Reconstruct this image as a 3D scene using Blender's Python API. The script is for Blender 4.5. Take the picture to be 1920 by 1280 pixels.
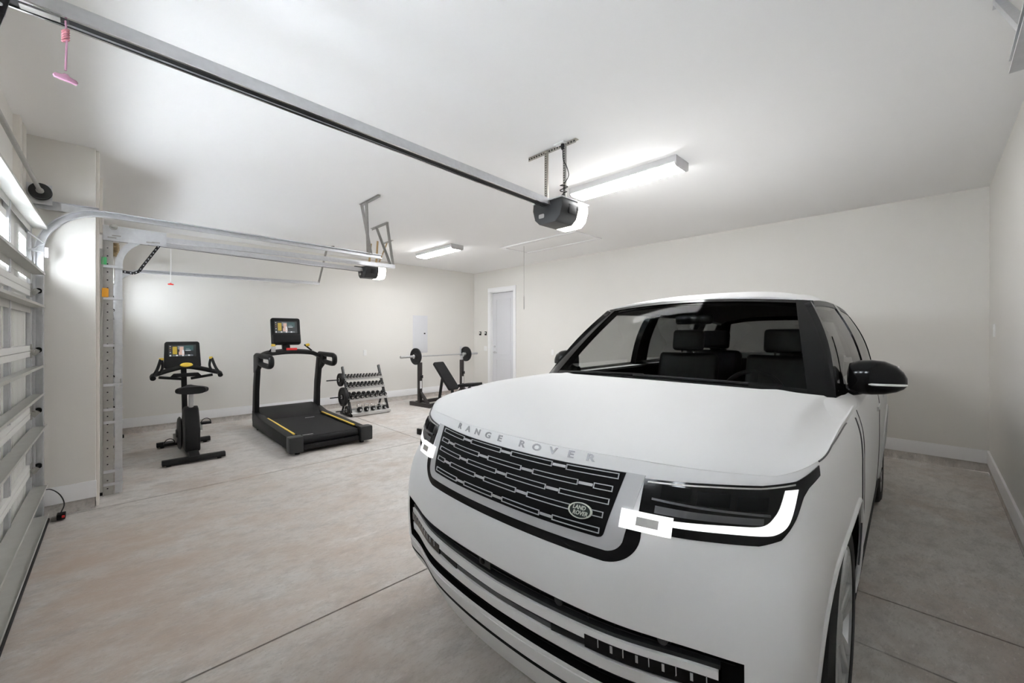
import bpy, bmesh, math, random
import numpy as np
from mathutils import Vector, Matrix, Euler
random.seed(7)
for o in list(bpy.data.objects): bpy.data.objects.remove(o, do_unlink=True)
SC = bpy.context.scene
COL = SC.collection

# ------------------------------------------------------------------ camera, sky, sun, exposure
cam_d = bpy.data.cameras.new('camera'); CAM = bpy.data.objects.new('camera', cam_d); COL.objects.link(CAM)
CAM.location = (0, 0, 1.52)
CAM.rotation_euler = (math.radians(90), 0, math.atan2(785, 763) - math.pi / 2)
cam_d.sensor_width = 36; cam_d.sensor_fit = 'HORIZONTAL'
cam_d.lens = 763 / 1920 * 36
cam_d.shift_y = -13 / 1920
cam_d.clip_start = .02; cam_d.clip_end = 100
SC.camera = CAM
W = bpy.data.worlds.new('sky'); SC.world = W; W.use_nodes = True
bg = W.node_tree.nodes['Background']; bg.inputs[0].default_value = (.95, .97, 1, 1); bg.inputs[1].default_value = 23.0
SC.view_settings.view_transform = 'Standard'; SC.view_settings.look = 'None'
SC.view_settings.gamma = 1; SC.view_settings.use_curve_mapping = False
SC.view_settings.exposure = 1.54
SC.cycles.max_bounces = 14; SC.cycles.diffuse_bounces = 9; SC.cycles.glossy_bounces = 4; SC.cycles.transparent_max_bounces = 12
sd = bpy.data.lights.new('sun', 'SUN'); sd.energy = .22; sd.angle = math.radians(11); sd.color = (1, .97, .92)
SUN = bpy.data.objects.new('sun', sd); COL.objects.link(SUN)
SUN.rotation_euler = Vector((.45, .83, -.36)).to_track_quat('-Z', 'Y').to_euler(); SUN.location = (-6, -2, 6)
LIGHT_E = 20.5      # ceiling fixtures
BULB_E = 4.0       # opener lamps

# ------------------------------------------------------------------ materials
def M(name, col, rough=.5, metal=0., var=.06, scale=20., bump=0., bscale=200., coat=0., emit=None, es=0., spec=.5, stretch=None):
    m = bpy.data.materials.new(name); m.use_nodes = True
    nt = m.node_tree; n = nt.nodes; l = nt.links; p = n['Principled BSDF']
    p.inputs['Roughness'].default_value = rough; p.inputs['Metallic'].default_value = metal
    p.inputs['Specular IOR Level'].default_value = spec
    if coat: p.inputs['Coat Weight'].default_value = coat; p.inputs['Coat Roughness'].default_value = .05
    tc = n.new('ShaderNodeTexCoord'); src = tc.outputs['Object']
    if stretch:
        mp = n.new('ShaderNodeMapping'); mp.inputs['Scale'].default_value = stretch; l.new(src, mp.inputs[0]); src = mp.outputs[0]
    nz = n.new('ShaderNodeTexNoise'); nz.inputs['Scale'].default_value = scale; nz.inputs['Detail'].default_value = 4
    l.new(src, nz.inputs['Vector'])
    mx = n.new('ShaderNodeMix'); mx.data_type = 'RGBA'
    c = Vector(col)
    mx.inputs[6].default_value = (*[max(0, x * (1 - var)) for x in c], 1); mx.inputs[7].default_value = (*[min(1, x * (1 + var)) for x in c], 1)
    l.new(nz.outputs[0], mx.inputs[0]); l.new(mx.outputs[2], p.inputs['Base Color'])
    if bump:
        nb = n.new('ShaderNodeTexNoise'); nb.inputs['Scale'].default_value = bscale; nb.inputs['Detail'].default_value = 3
        l.new(src, nb.inputs['Vector'])
        b = n.new('ShaderNodeBump'); b.inputs['Strength'].default_value = bump; b.inputs['Distance'].default_value = .003
        l.new(nb.outputs[0], b.inputs['Height']); l.new(b.outputs[0], p.inputs['Normal'])
    if emit:
        p.inputs['Emission Color'].default_value = (*emit, 1); p.inputs['Emission Strength'].default_value = es
    return m
def glass_mat(name, tint, ior=1.45, rough=.0):
    m = bpy.data.materials.new(name); m.use_nodes = True; nt = m.node_tree; n = nt.nodes; l = nt.links
    n.remove(n['Principled BSDF']); out = n['Material Output']
    t = n.new('ShaderNodeBsdfTransparent'); nz = n.new('ShaderNodeTexNoise'); nz.inputs['Scale'].default_value = 3
    mc = n.new('ShaderNodeMix'); mc.data_type = 'RGBA'; mc.inputs[6].default_value = (*[x * .98 for x in tint], 1); mc.inputs[7].default_value = (*tint, 1)
    l.new(nz.outputs[0], mc.inputs[0]); l.new(mc.outputs[2], t.inputs[0])
    g = n.new('ShaderNodeBsdfGlossy'); g.inputs['Roughness'].default_value = rough
    fr = n.new('ShaderNodeFresnel'); fr.inputs[0].default_value = ior
    ge = n.new('ShaderNodeNewGeometry'); inv = n.new('ShaderNodeMath'); inv.operation = 'SUBTRACT'; inv.inputs[0].default_value = 1; l.new(ge.outputs['Backfacing'], inv.inputs[1])
    mu = n.new('ShaderNodeMath'); mu.operation = 'MULTIPLY'; l.new(fr.outputs[0], mu.inputs[0]); l.new(inv.outputs[0], mu.inputs[1])
    ms = n.new('ShaderNodeMixShader'); l.new(mu.outputs[0], ms.inputs[0]); l.new(t.outputs[0], ms.inputs[1]); l.new(g.outputs[0], ms.inputs[2])
    l.new(ms.outputs[0], out.inputs[0]); return m
def emit_mat(name, col, s): return M(name, (.8, .8, .8), .6, emit=col, es=s)
def concrete(name, c1, c2, c3, rough=.45, dirt=None):
    m = bpy.data.materials.new(name); m.use_nodes = True; nt = m.node_tree; n = nt.nodes; l = nt.links; p = n['Principled BSDF']
    tc = n.new('ShaderNodeTexCoord').outputs['Object']
    def noise(scale, det, st=(1, 1, 1), rot=0, rg=.55):
        mp = n.new('ShaderNodeMapping'); mp.inputs['Scale'].default_value = st; mp.inputs['Rotation'].default_value = (0, 0, rot); l.new(tc, mp.inputs[0])
        z = n.new('ShaderNodeTexNoise'); z.inputs['Scale'].default_value = scale; z.inputs['Detail'].default_value = det; z.inputs['Roughness'].default_value = rg
        l.new(mp.outputs[0], z.inputs['Vector']); return z.outputs[0]
    def ramp(v, a, b, lo=0., hi=1.):
        r = n.new('ShaderNodeMapRange'); r.inputs[1].default_value = a; r.inputs[2].default_value = b; r.inputs[3].default_value = lo; r.inputs[4].default_value = hi
        l.new(v, r.inputs[0]); return r.outputs[0]
    def mix(f, a, b, mode='MIX'):
        x = n.new('ShaderNodeMix'); x.data_type = 'RGBA'; x.blend_type = mode
        if isinstance(f, float): x.inputs[0].default_value = f
        else: l.new(f, x.inputs[0])
        for k, v in ((6, a), (7, b)):
            if isinstance(v, tuple): x.inputs[k].default_value = (*v, 1)
            else: l.new(v, x.inputs[k])
        return x.outputs[2]
    base = mix(ramp(noise(.7, 5), .35, .65), c1, c2)
    base = mix(ramp(noise(1.1, 7, rg=.72), .47, .66, 0, .9), base, c3)
    base = mix(ramp(noise(6, 9, (1, 1.8, 1), .75, .74), .47, .66, 0, .7), base, tuple(x * .68 for x in c1))
    base = mix(ramp(noise(3.2, 9, (1, 2.4, 1), .75, .78), .55, .70, 0, .7), base, tuple(min(1, x * 1.22) for x in c2))
    base = mix(ramp(noise(60, 2), .66, .74, 0, .6), base, tuple(x * .5 for x in c1))
    base = mix(ramp(noise(.55, 6, rg=.65), .52, .68, 0, .55), base, tuple(x * .72 for x in c3))
    base = mix(ramp(noise(26, 6, (1, 2.6, 1), .75, .7), .54, .64, 0, .45), base, tuple(x * .62 for x in c1))
    base = mix(ramp(noise(17, 6, (1, 3.0, 1), .6, .7), .58, .66, 0, .4), base, tuple(min(1, x * 1.2) for x in c2))
    if dirt:      # soil tracked in through the near garage door
        sx = n.new('ShaderNodeSeparateXYZ'); l.new(tc, sx.inputs[0])
        gx = ramp(sx.outputs[0], 2.4, -.2); gy = ramp(sx.outputs[1], 5.1, 4.2)
        m1 = n.new('ShaderNodeMath'); m1.operation = 'MULTIPLY'; l.new(gx, m1.inputs[0]); l.new(gy, m1.inputs[1])
        m2 = n.new('ShaderNodeMath'); m2.operation = 'MULTIPLY'; l.new(m1.outputs[0], m2.inputs[0]); l.new(ramp(noise(1.6, 8, (1, 1.5, 1), .75, .72), .38, .62, 0, .95), m2.inputs[1])
        base = mix(m2.outputs[0], base, dirt)
    l.new(base, p.inputs['Base Color'])
    l.new(ramp(noise(1.3, 4), .3, .7, rough - .12, rough + .16), p.inputs['Roughness'])
    b = n.new('ShaderNodeBump'); b.inputs['Strength'].default_value = .7; b.inputs['Distance'].default_value = .007
    l.new(noise(9, 9, (1, 2.0, 1), .75, .78), b.inputs['Height']); l.new(b.outputs[0], p.inputs['Normal'])
    return m
WALLC = (.73, .715, .68)
m_wall = M('wall_paint', WALLC, .75, var=.02, scale=1.5, bump=.10, bscale=160)
m_ceil = M('ceiling_paint', (.89, .89, .89), .8, var=.012, scale=1.2, bump=.08, bscale=140)
m_trim = M('trim_paint', (.86, .86, .87), .4, var=.01)
m_cream = M('primed_wood', (.74, .71, .66), .6, var=.05, scale=12, stretch=(4, 4, .4))
m_stem = concrete('stem_concrete', (.52, .49, .46), (.62, .59, .56), (.54, .46, .41), .85)
m_floor = concrete('floor_concrete', (.57, .54, .51), (.645, .625, .60), (.55, .47, .41), .58, dirt=(.50, .405, .335))
m_joint = M('joint_dark', (.10, .09, .085), .9)
m_galv = M('galvanised_steel', (.66, .67, .69), .38, .75, var=.12, scale=30)
m_galv_d = M('dull_steel', (.42, .41, .39), .45, .7, var=.15, scale=40)
m_perf = M('perforated_steel', (.45, .42, .37), .45, .7, var=.25, scale=60)
m_doorskin = M('door_white_skin', (.78, .78, .76), .5, var=.03)
m_strut = M('strut_steel', (.50, .50, .475), .5, .3, var=.10, scale=14)
m_black = M('black_plastic', (.006, .006, .0065), .5, spec=.28, var=.3, scale=60)
m_blackmet = M('black_metal', (.010, .010, .011), .4, .2, var=.3)
m_belt = M('belt_rubber', (.008, .008, .009), .7, spec=.25, var=.3, scale=120, bump=.2, bscale=500)
m_dgrey = M('dark_grey_plastic', (.016, .017, .018), .4, var=.15)
m_iron = M('cast_iron', (.010, .010, .011), .5, .3, var=.3, scale=60)
m_chrome = M('chrome', (.78, .78, .79), .15, 1.)
m_letter = M('letter_grey', (.30, .30, .31), .4, .3)
m_silver = M('silver_paint', (.55, .55, .56), .32, .6)
m_pad = M('black_vinyl', (.008, .008, .009), .55, spec=.3, var=.15, scale=90, bump=.15, bscale=400)
m_white = M('white_plastic', (.82, .82, .81), .35, var=.01)
m_yellow = M('yellow_plastic', (.75, .52, .06), .4)
m_red = M('red_plastic', (.75, .03, .03), .4)
m_green = M('green_tag', (.10, .60, .22), .5)
m_orange = M('orange_tag', (.85, .40, .03), .5)
m_pink = M('pink_plastic', (.47, .25, .36), .45)
m_brass = M('aged_brass', (.45, .33, .18), .45, .6, var=.3, scale=60)
m_paint = M('car_white_paint', (.68, .68, .68), .6, var=.006, scale=2, spec=.25)
m_gloss = M('gloss_black', (.004, .004, .0045), .12, var=.2, spec=.22)
m_bmesh = M('intake_black', (.003, .003, .003), .7, spec=.15)
m_smoke = M('smoked_grey', (.05, .05, .053), .35)
m_surround = M('silver_surround', (.40, .40, .405), .45, .1, var=.02)
m_tyre = M('tyre_rubber', (.010, .010, .010), .75, var=.2, scale=40)
m_rim = M('alloy_rim', (.55, .56, .57), .3, .7)
m_cabin = M('cabin_black', (.009, .009, .0095), .7)
m_seat = M('seat_leather', (.012, .012, .0125), .55, var=.1, bump=.1)
m_glass = glass_mat('windscreen_glass', (.76, .77, .76), 1.03)
m_sideglass = glass_mat('side_glass', (.92, .92, .92), 2.1)
m_privacy = glass_mat('privacy_glass', (.46, .46, .46), 2.1)
m_pane = glass_mat('window_pane', (.93, .95, .97))
m_lens = glass_mat('lamp_lens', (.8, .8, .8))
m_drl = emit_mat('running_light', (1, 1, 1), .32)
m_tube = emit_mat('fixture_diffuser', (.985, .99, 1), LIGHT_E)
m_bulb = emit_mat('opener_lamp', (1, .93, .80), BULB_E)
m_wire = M('black_wire', (.02, .02, .02), .5)

# ------------------------------------------------------------------ mesh builder
class B:
    def __init__(s): s.v = []; s.f = []; s.mi = []; s.k = 0
    def add(s, vs, fs):
        o = len(s.v); s.v += [tuple(x) for x in vs]
        for f in fs: s.f.append(tuple(i + o for i in f)); s.mi.append(s.k)
        return s
    def box(s, p0, p1, T=None):
        x0, y0, z0 = p0; x1, y1, z1 = p1
        vs = [Vector(c) for c in ((x0,y0,z0),(x1,y0,z0),(x1,y1,z0),(x0,y1,z0),(x0,y0,z1),(x1,y0,z1),(x1,y1,z1),(x0,y1,z1))]
        if T is not None: vs = [T @ v for v in vs]
        return s.add(vs, [(3,2,1,0),(4,5,6,7),(0,1,5,4),(1,2,6,5),(2,3,7,6),(3,0,4,7)])
    def bar(s, p, q, w, h, up=(0, 0, 1)):
        p = Vector(p); q = Vector(q); d = (q - p).normalized(); up = Vector(up)
        if abs(d.dot(up)) > .99: up = Vector((1, 0, 0)) if abs(d.x) < .9 else Vector((0, 1, 0))
        a = d.cross(up).normalized() * w / 2; b = a.cross(d).normalized() * h / 2
        vs = [p-a-b, p+a-b, p+a+b, p-a+b, q-a-b, q+a-b, q+a+b, q-a+b]
        return s.add(vs, [(3,2,1,0),(4,5,6,7),(0,1,5,4),(1,2,6,5),(2,3,7,6),(3,0,4,7)])
    def tube(s, path, r, n=8, closed=False):
        P = [Vector(p) for p in path]; N = len(P); rs = r if isinstance(r, (list, tuple)) else [r] * N
        rings = []; up = None
        for i in range(N):
            if closed: d = P[(i+1) % N] - P[i-1]
            else: d = P[min(i+1, N-1)] - P[max(i-1, 0)]
            d.normalize()
            if up is None:
                up = Vector((0,0,1)) if abs(d.z) < .9 else Vector((1,0,0))
            a = d.cross(up).normalized(); up = a.cross(d).normalized()
            rings.append([P[i] + (a * math.cos(t) + up * math.sin(t)) * rs[i] for t in [2*math.pi*k/n for k in range(n)]])
        vs = [v for R in rings for v in R]; fs = []
        for i in range(N if closed else N - 1):
            j = (i + 1) % N
            for k in range(n): fs.append((i*n+k, i*n+(k+1) % n, j*n+(k+1) % n, j*n+k))
        if not closed: fs.append(tuple(range(n))[::-1]); fs.append(tuple((N-1)*n+k for k in range(n)))
        return s.add(vs, fs)
    def lathe(s, prof, n=24, T=None, cap=True):
        # prof: list of (r, h) about local z
        vs = []
        for r, h in prof:
            for k in range(n): vs.append(Vector((r*math.cos(2*math.pi*k/n), r*math.sin(2*math.pi*k/n), h)))
        if T is not None: vs = [T @ v for v in vs]
        fs = []
        for i in range(len(prof) - 1):
            for k in range(n): fs.append((i*n+k, i*n+(k+1) % n, (i+1)*n+(k+1) % n, (i+1)*n+k))
        if cap: fs.append(tuple(range(n))[::-1]); fs.append(tuple((len(prof)-1)*n+k for k in range(n)))
        return s.add(vs, fs)
    def prism(s, poly, h0, h1, T=None):
        n = len(poly); vs = [Vector((x, y, h0)) for x, y in poly] + [Vector((x, y, h1)) for x, y in poly]
        if T is not None: vs = [T @ v for v in vs]
        return s.add(vs, [tuple(range(n))[::-1], tuple(n + i for i in range(n))] + [(i, (i+1) % n, n + (i+1) % n, n + i) for i in range(n)])
    def grid(s, fn, nu, nv, flip=False):
        vs = [fn(i / nu, j / nv) for j in range(nv + 1) for i in range(nu + 1)]; w = nu + 1
        fs = [(j*w+i, j*w+i+1, (j+1)*w+i+1, (j+1)*w+i) for j in range(nv) for i in range(nu)]
        if flip: fs = [f[::-1] for f in fs]
        return s.add(vs, fs)
def O(name, b, mat, parent=None, bevel=0, smooth=False, label=None, cat=None, group=None, kind=None, seg=2, thick=0, recalc=True, ang=35):
    me = bpy.data.meshes.new(name)
    me.from_pydata(b.v, [], b.f)
    mats = mat if isinstance(mat, list) else [mat]
    for m in mats: me.materials.append(m)
    if len(mats) > 1: me.polygons.foreach_set('material_index', b.mi)
    bm = bmesh.new(); bm.from_mesh(me)
    if recalc: bmesh.ops.recalc_face_normals(bm, faces=bm.faces)
    if thick: bmesh.ops.solidify(bm, geom=list(bm.faces), thickness=thick)
    if bevel:
        es = [e for e in bm.edges if len(e.link_faces) == 2 and e.calc_face_angle(0) > math.radians(ang)]
        if es: bmesh.ops.bevel(bm, geom=es, offset=bevel, segments=seg, profile=.6, affect='EDGES', clamp_overlap=True)
    bm.to_mesh(me); bm.free()
    if smooth or bevel:
        me.polygons.foreach_set('use_smooth', [True] * len(me.polygons))
        try: me.set_sharp_from_angle(angle=math.radians(38 if not bevel else 50))
        except Exception: pass
    me.update()
    o = bpy.data.objects.new(name, me); COL.objects.link(o)
    if parent is not None: o.parent = parent
    tag(o, label, cat, group, kind); return o
def tag(o, label=None, cat=None, group=None, kind=None):
    if label: o['label'] = label
    if cat: o['category'] = cat
    if group: o['group'] = group
    if kind: o['kind'] = kind
    return o
def E(name, loc=(0, 0, 0), rz=0, label=None, cat=None, group=None, kind=None, parent=None):
    o = bpy.data.objects.new(name, None); COL.objects.link(o); o.location = loc; o.rotation_euler = (0, 0, rz)
    o.empty_display_size = .1
    if parent is not None: o.parent = parent
    return tag(o, label, cat, group, kind)
def copy_tree(o, parent=None):
    c = o.copy(); COL.objects.link(c); c.parent = parent
    for k in ('label', 'group'):
        pass
    for ch in [x for x in bpy.data.objects if x.parent == o]: copy_tree(ch, c)
    return c
def rrect(w, h, r, n=5):
    pts = []
    for cx, cy, a0 in ((w/2-r, h/2-r, 0), (-w/2+r, h/2-r, 90), (-w/2+r, -h/2+r, 180), (w/2-r, -h/2+r, 270)):
        for k in range(n + 1):
            a = math.radians(a0 + 90 * k / n); pts.append((cx + r*math.cos(a), cy + r*math.sin(a)))
    return pts
def cat_rom(P, n=8):
    P = [Vector(p) for p in P]; out = []
    for i in range(len(P) - 1):
        p1, p2 = P[i], P[i+1]; p0 = P[i-1] if i else p1*2 - p2; p3 = P[i+2] if i + 2 < len(P) else p2*2 - p1
        for k in range(n):
            f = k / n
            out.append(.5*((2*p1)+(p2-p0)*f+(2*p0-5*p1+4*p2-p3)*f*f+(3*p1-p0-3*p2+p3)*f**3))
    out.append(P[-1]); return out
AX = lambda d, p=(0, 0, 0): Matrix.Translation(p) @ Vector(d).to_track_quat('Z', 'Y').to_matrix().to_4x4()

# ------------------------------------------------------------------ room shell
XB, YF, YR, CE = 6.88, 8.53, -.45, 3.15      # back wall, far wall, right wall, ceiling
X1, X2, YP = -.55, -.13, 5.11                # door wall of near bay, door wall of far bay, pier face
st = 'structure'
def sbox(name, p0, p1, m, parent=None, bevel=0, **k):
    return O(name, B().box(p0, p1), m, parent, bevel, kind=None if parent else st, **k)
floor = sbox('floor', (-1.2, YR-.2, -.25), (XB+.1, YF+.1, -.012), m_joint)
def slab(x0, y0, x1, y1):
    g = .006; O('slab', B().box((x0+g, y0+g, -.10), (x1-g, y1-g, 0)), m_floor, floor)
for (a, b_, c, d) in ((-1.2, YR, 2.63, 2.28), (2.63, YR, 3.16, 2.28), (3.16, YR, XB, 2.28),
                      (-1.2, 2.28, 3.16, 5.07), (3.16, 2.28, XB, 5.07), (-1.2, 5.07, 3.16, YF), (3.16, 5.07, XB, YF)):
    slab(a, b_, c, d)
sbox('ceiling', (-1.2, YR-.2, CE), (XB+.1, YF+.1, CE+.12), m_ceil)
DY0, DY1, DZ = 6.937+.085, 7.953-.085, 2.60      # house door opening
wb = B(); wb.box((XB, YR-.1, .10), (XB+.12, DY0, CE)); wb.box((XB, DY1, .10), (XB+.12, YF+.1, CE)); wb.box((XB, DY0, DZ), (XB+.12, DY1, CE))
O('wall_back', wb, m_wall, kind=st)
sbox('wall_far', (X2, YF, .10), (XB, YF+.12, CE), m_wall)
sbox('wall_right', (-1.2, YR-.12, .10), (XB, YR, CE), m_wall)
# stem strips under the walls (bare concrete)
sbox('trim_1', (XB-.004, YR, 0), (XB+.12, YF, .10), m_stem)
sbox('trim_2', (X2, YF-.004, 0), (XB-.004, YF+.12, .10), m_stem)
sbox('trim_3', (-1.2, YR-.12, 0), (XB-.004, YR+.004, .10), m_stem)
# baseboards
sbox('baseboard_back_1', (XB-.018, YR+.018, .10), (XB, DY0-.085, .245), m_trim, bevel=.004)
sbox('baseboard_back_2', (XB-.018, DY1+.085, .10), (XB, YF-.018, .245), m_trim, bevel=.004)
sbox('baseboard_far', (X2+.14, YF-.018, .10), (XB, YF, .245), m_trim, bevel=.004)
sbox('baseboard_right', (-.2, YR, .10), (XB, YR+.018, .245), m_trim, bevel=.004)
# pier between the two bays and the walls above the garage doors
sbox('wall_pier', (X1-.12, YP, .10), (X2, 5.33, CE), m_wall, bevel=.006)
sbox('trim_4', (X1-.12, YP+.006, 0), (X2-.006, 5.33, .10), m_stem)
sbox('baseboard_pier', (X1, YP-.016, .10), (X2+.004, YP, .245), m_trim, bevel=.003)
sbox('wall_left_1', (X1-.12, YR, 2.405), (X1, YP, CE), m_wall)
sbox('wall_left_2', (X2-.12, 5.33, 2.30), (X2, YF+.12, CE), m_wall)
sbox('wall_left_3', (X2-.12, 8.30, 0), (X2, YF+.12, 2.30), m_wall)
# wooden pads and jamb boards
sbox('trim_10', (X1-.12, 4.985, 0), (X1-.001, YP, 2.405), m_cream)
sbox('trim_11', (X1-.12, YR, 0), (X1-.001, -.385, 2.405), m_cream)
sbox('trim_12', (X2-.12, 5.33, 0), (X2-.002, 5.47, 2.30), m_cream)
sbox('trim_13', (X2-.12, 8.26, 0), (X2-.002, 8.30, 2.30), m_cream)
sbox('trim_5', (X1, 4.72, 2.44), (X1+.038, 4.80, CE), m_cream, bevel=.003)
sbox('trim_6', (X1, 4.86, 2.44), (X1+.038, 5.0, CE), m_cream, bevel=.003)
sbox('trim_7', (X2, 5.16, 0.0), (X2+.02, 5.31, CE), m_cream, bevel=.003)
sbox('trim_8', (X2, 5.34, 2.46), (X2+.038, 5.44, 2.96), m_cream, bevel=.003)
sbox('trim_9', (X2, 8.30, .0), (X2+.03, 8.40, 2.3), m_cream, bevel=.003)
# house door in the back wall
dr = E('door_3', (XB, (DY0+DY1)/2, 0), kind=st)
hw = (DY1-DY0)/2
c = B()
for s_ in (-1, 1): c.box((-.02, s_*hw if s_ > 0 else -hw-.085, .10), (.0, hw+.085 if s_ > 0 else -hw, DZ+.10))
c.box((-.022, -hw-.085, DZ), (.0, hw+.085, DZ+.105))
O('casing', c, m_trim, dr, bevel=.004)
c = B(); c.box((0, -hw, .1), (.118, -hw+.02, DZ)); c.box((0, hw-.02, .1), (.118, hw, DZ)); c.box((0, -hw, DZ-.02), (.118, hw, DZ)); O('jamb', c, m_trim, dr)
m_slab = M('door_grey_paint', (.66, .665, .69), .45, var=.01)
lf = O('leaf', B().box((.06, -hw+.022, .10), (.10, hw-.022, DZ-.022)), m_slab, dr, bevel=.002)
for z0, z1 in ((1.02, DZ-.18), (.30, .90)):
    c = B(); y0, y1 = -hw+.16, hw-.16
    for p0, p1 in (((.054, y0, z0), (.062, y1, z0+.02)), ((.054, y0, z1-.02), (.062, y1, z1)), ((.054, y0, z0), (.062, y0+.02, z1)), ((.054, y1-.02, z0), (.062, y1, z1))): c.box(p0, p1)
    O('panel_moulding', c, m_slab, lf, bevel=.002)
c = B(); c.lathe([(.032, 0), (.032, .012), (.012, .016), (.012, .05)], 16, AX((-1, 0, 0), (.06, hw-.09, 1.07))); c.bar((.015, hw-.09, 1.07), (.015, hw-.21, 1.07), .014, .018)
O('lever_handle', c, m_silver, lf, smooth=True)
c = B(); c.lathe([(.03, 0), (.03, .014), (.018, .024)], 16, AX((-1, 0, 0), (.06, hw-.09, 1.21))); O('deadbolt', c, m_silver, lf, smooth=True)
c = B(); c.box((.05, -hw+.01, DZ-.024), (.062, hw-.01, DZ-.010)); O('weather_strip', c, m_black, dr)
# ------------------------------------------------------------------ ceiling fixtures
m_lsteel = M('fixture_grey', (.55, .55, .56), .5)
def ceiling_light(x, y, label):
    r = E('ceiling_light', (x, y, CE), label=label, cat='light', group='wraparound ceiling lights')
    c = B(); c.prism([(-.135, 0), (.135, 0), (.135, -.058), (.128, -.062), (-.128, -.062), (-.135, -.058)], -.60, .60, Matrix(((1,0,0,0),(0,0,1,0),(0,1,0,0),(0,0,0,1))))
    O('housing', c, m_lsteel, r)
    pr = [(-.125, -.060), (-.125, -.068), (-.112, -.080), (-.09, -.085), (.09, -.085), (.112, -.080), (.125, -.068), (.125, -.060)]
    c = B(); c.prism(pr, -.588, .588, Matrix(((1,0,0,0),(0,0,1,0),(0,1,0,0),(0,0,0,1)))); O('diffuser', c, m_tube, r)
    pr2 = [(x_*1.06, z_*1.06 + .0) for x_, z_ in pr]
    for s_ in (-1, 1):
        c = B(); a, b_ = sorted((s_*.588, s_*.606)); c.prism([(-.138, 0)] + pr2 + [(.138, 0)], a, b_, Matrix(((1,0,0,0),(0,0,1,0),(0,1,0,0),(0,0,0,1)))); O('end_cap', c, m_silver, r)
    return r
ceiling_light(3.765, 2.21, 'long white ceiling light above the bonnet of the white car')
ceiling_light(4.43, 6.58, 'smaller looking ceiling light further back towards the corner with the house door')

# attic hatch in the ceiling
h = E('attic_hatch', (5.52, 4.75, CE), label='flat white attic hatch with frame in the ceiling above the car roof', cat='hatch')
c = B(); a, b_ = .365, .875
for p0, p1 in (((-a, -b_, -.018), (-a+.07, b_, 0)), ((a-.07, -b_, -.018), (a, b_, 0)), ((-a+.07, -b_, -.018), (a-.07, -b_+.07, 0)), ((-a+.07, b_-.07, -.018), (a-.07, b_, 0))): c.box(p0, p1)
O('frame', c, m_trim, h, bevel=.004)
O('panel', B().box((-a+.075, -b_+.075, -.008), (a-.075, b_-.075, 0)), m_ceil, h, bevel=.002)
pc = B(); pc.tube([(5.36, 5.2, CE-.008), (5.36, 5.2, 2.18)], .0035, 6)
r = E('pull_cord', (5.36, 5.2, 1.98), label='thin white pull cord hanging from the attic hatch', cat='cord')
pc = B(); pc.tube([(0, 0, CE-1.99), (0, 0, .26)], .0035, 6); O('cord', pc, m_galv_d, r)
pc = B(); pc.lathe([(.004, .26), (.009, .22), (.009, .03), (.006, 0)], 10); O('toggle', pc, m_galv_d, r, smooth=True)

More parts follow.
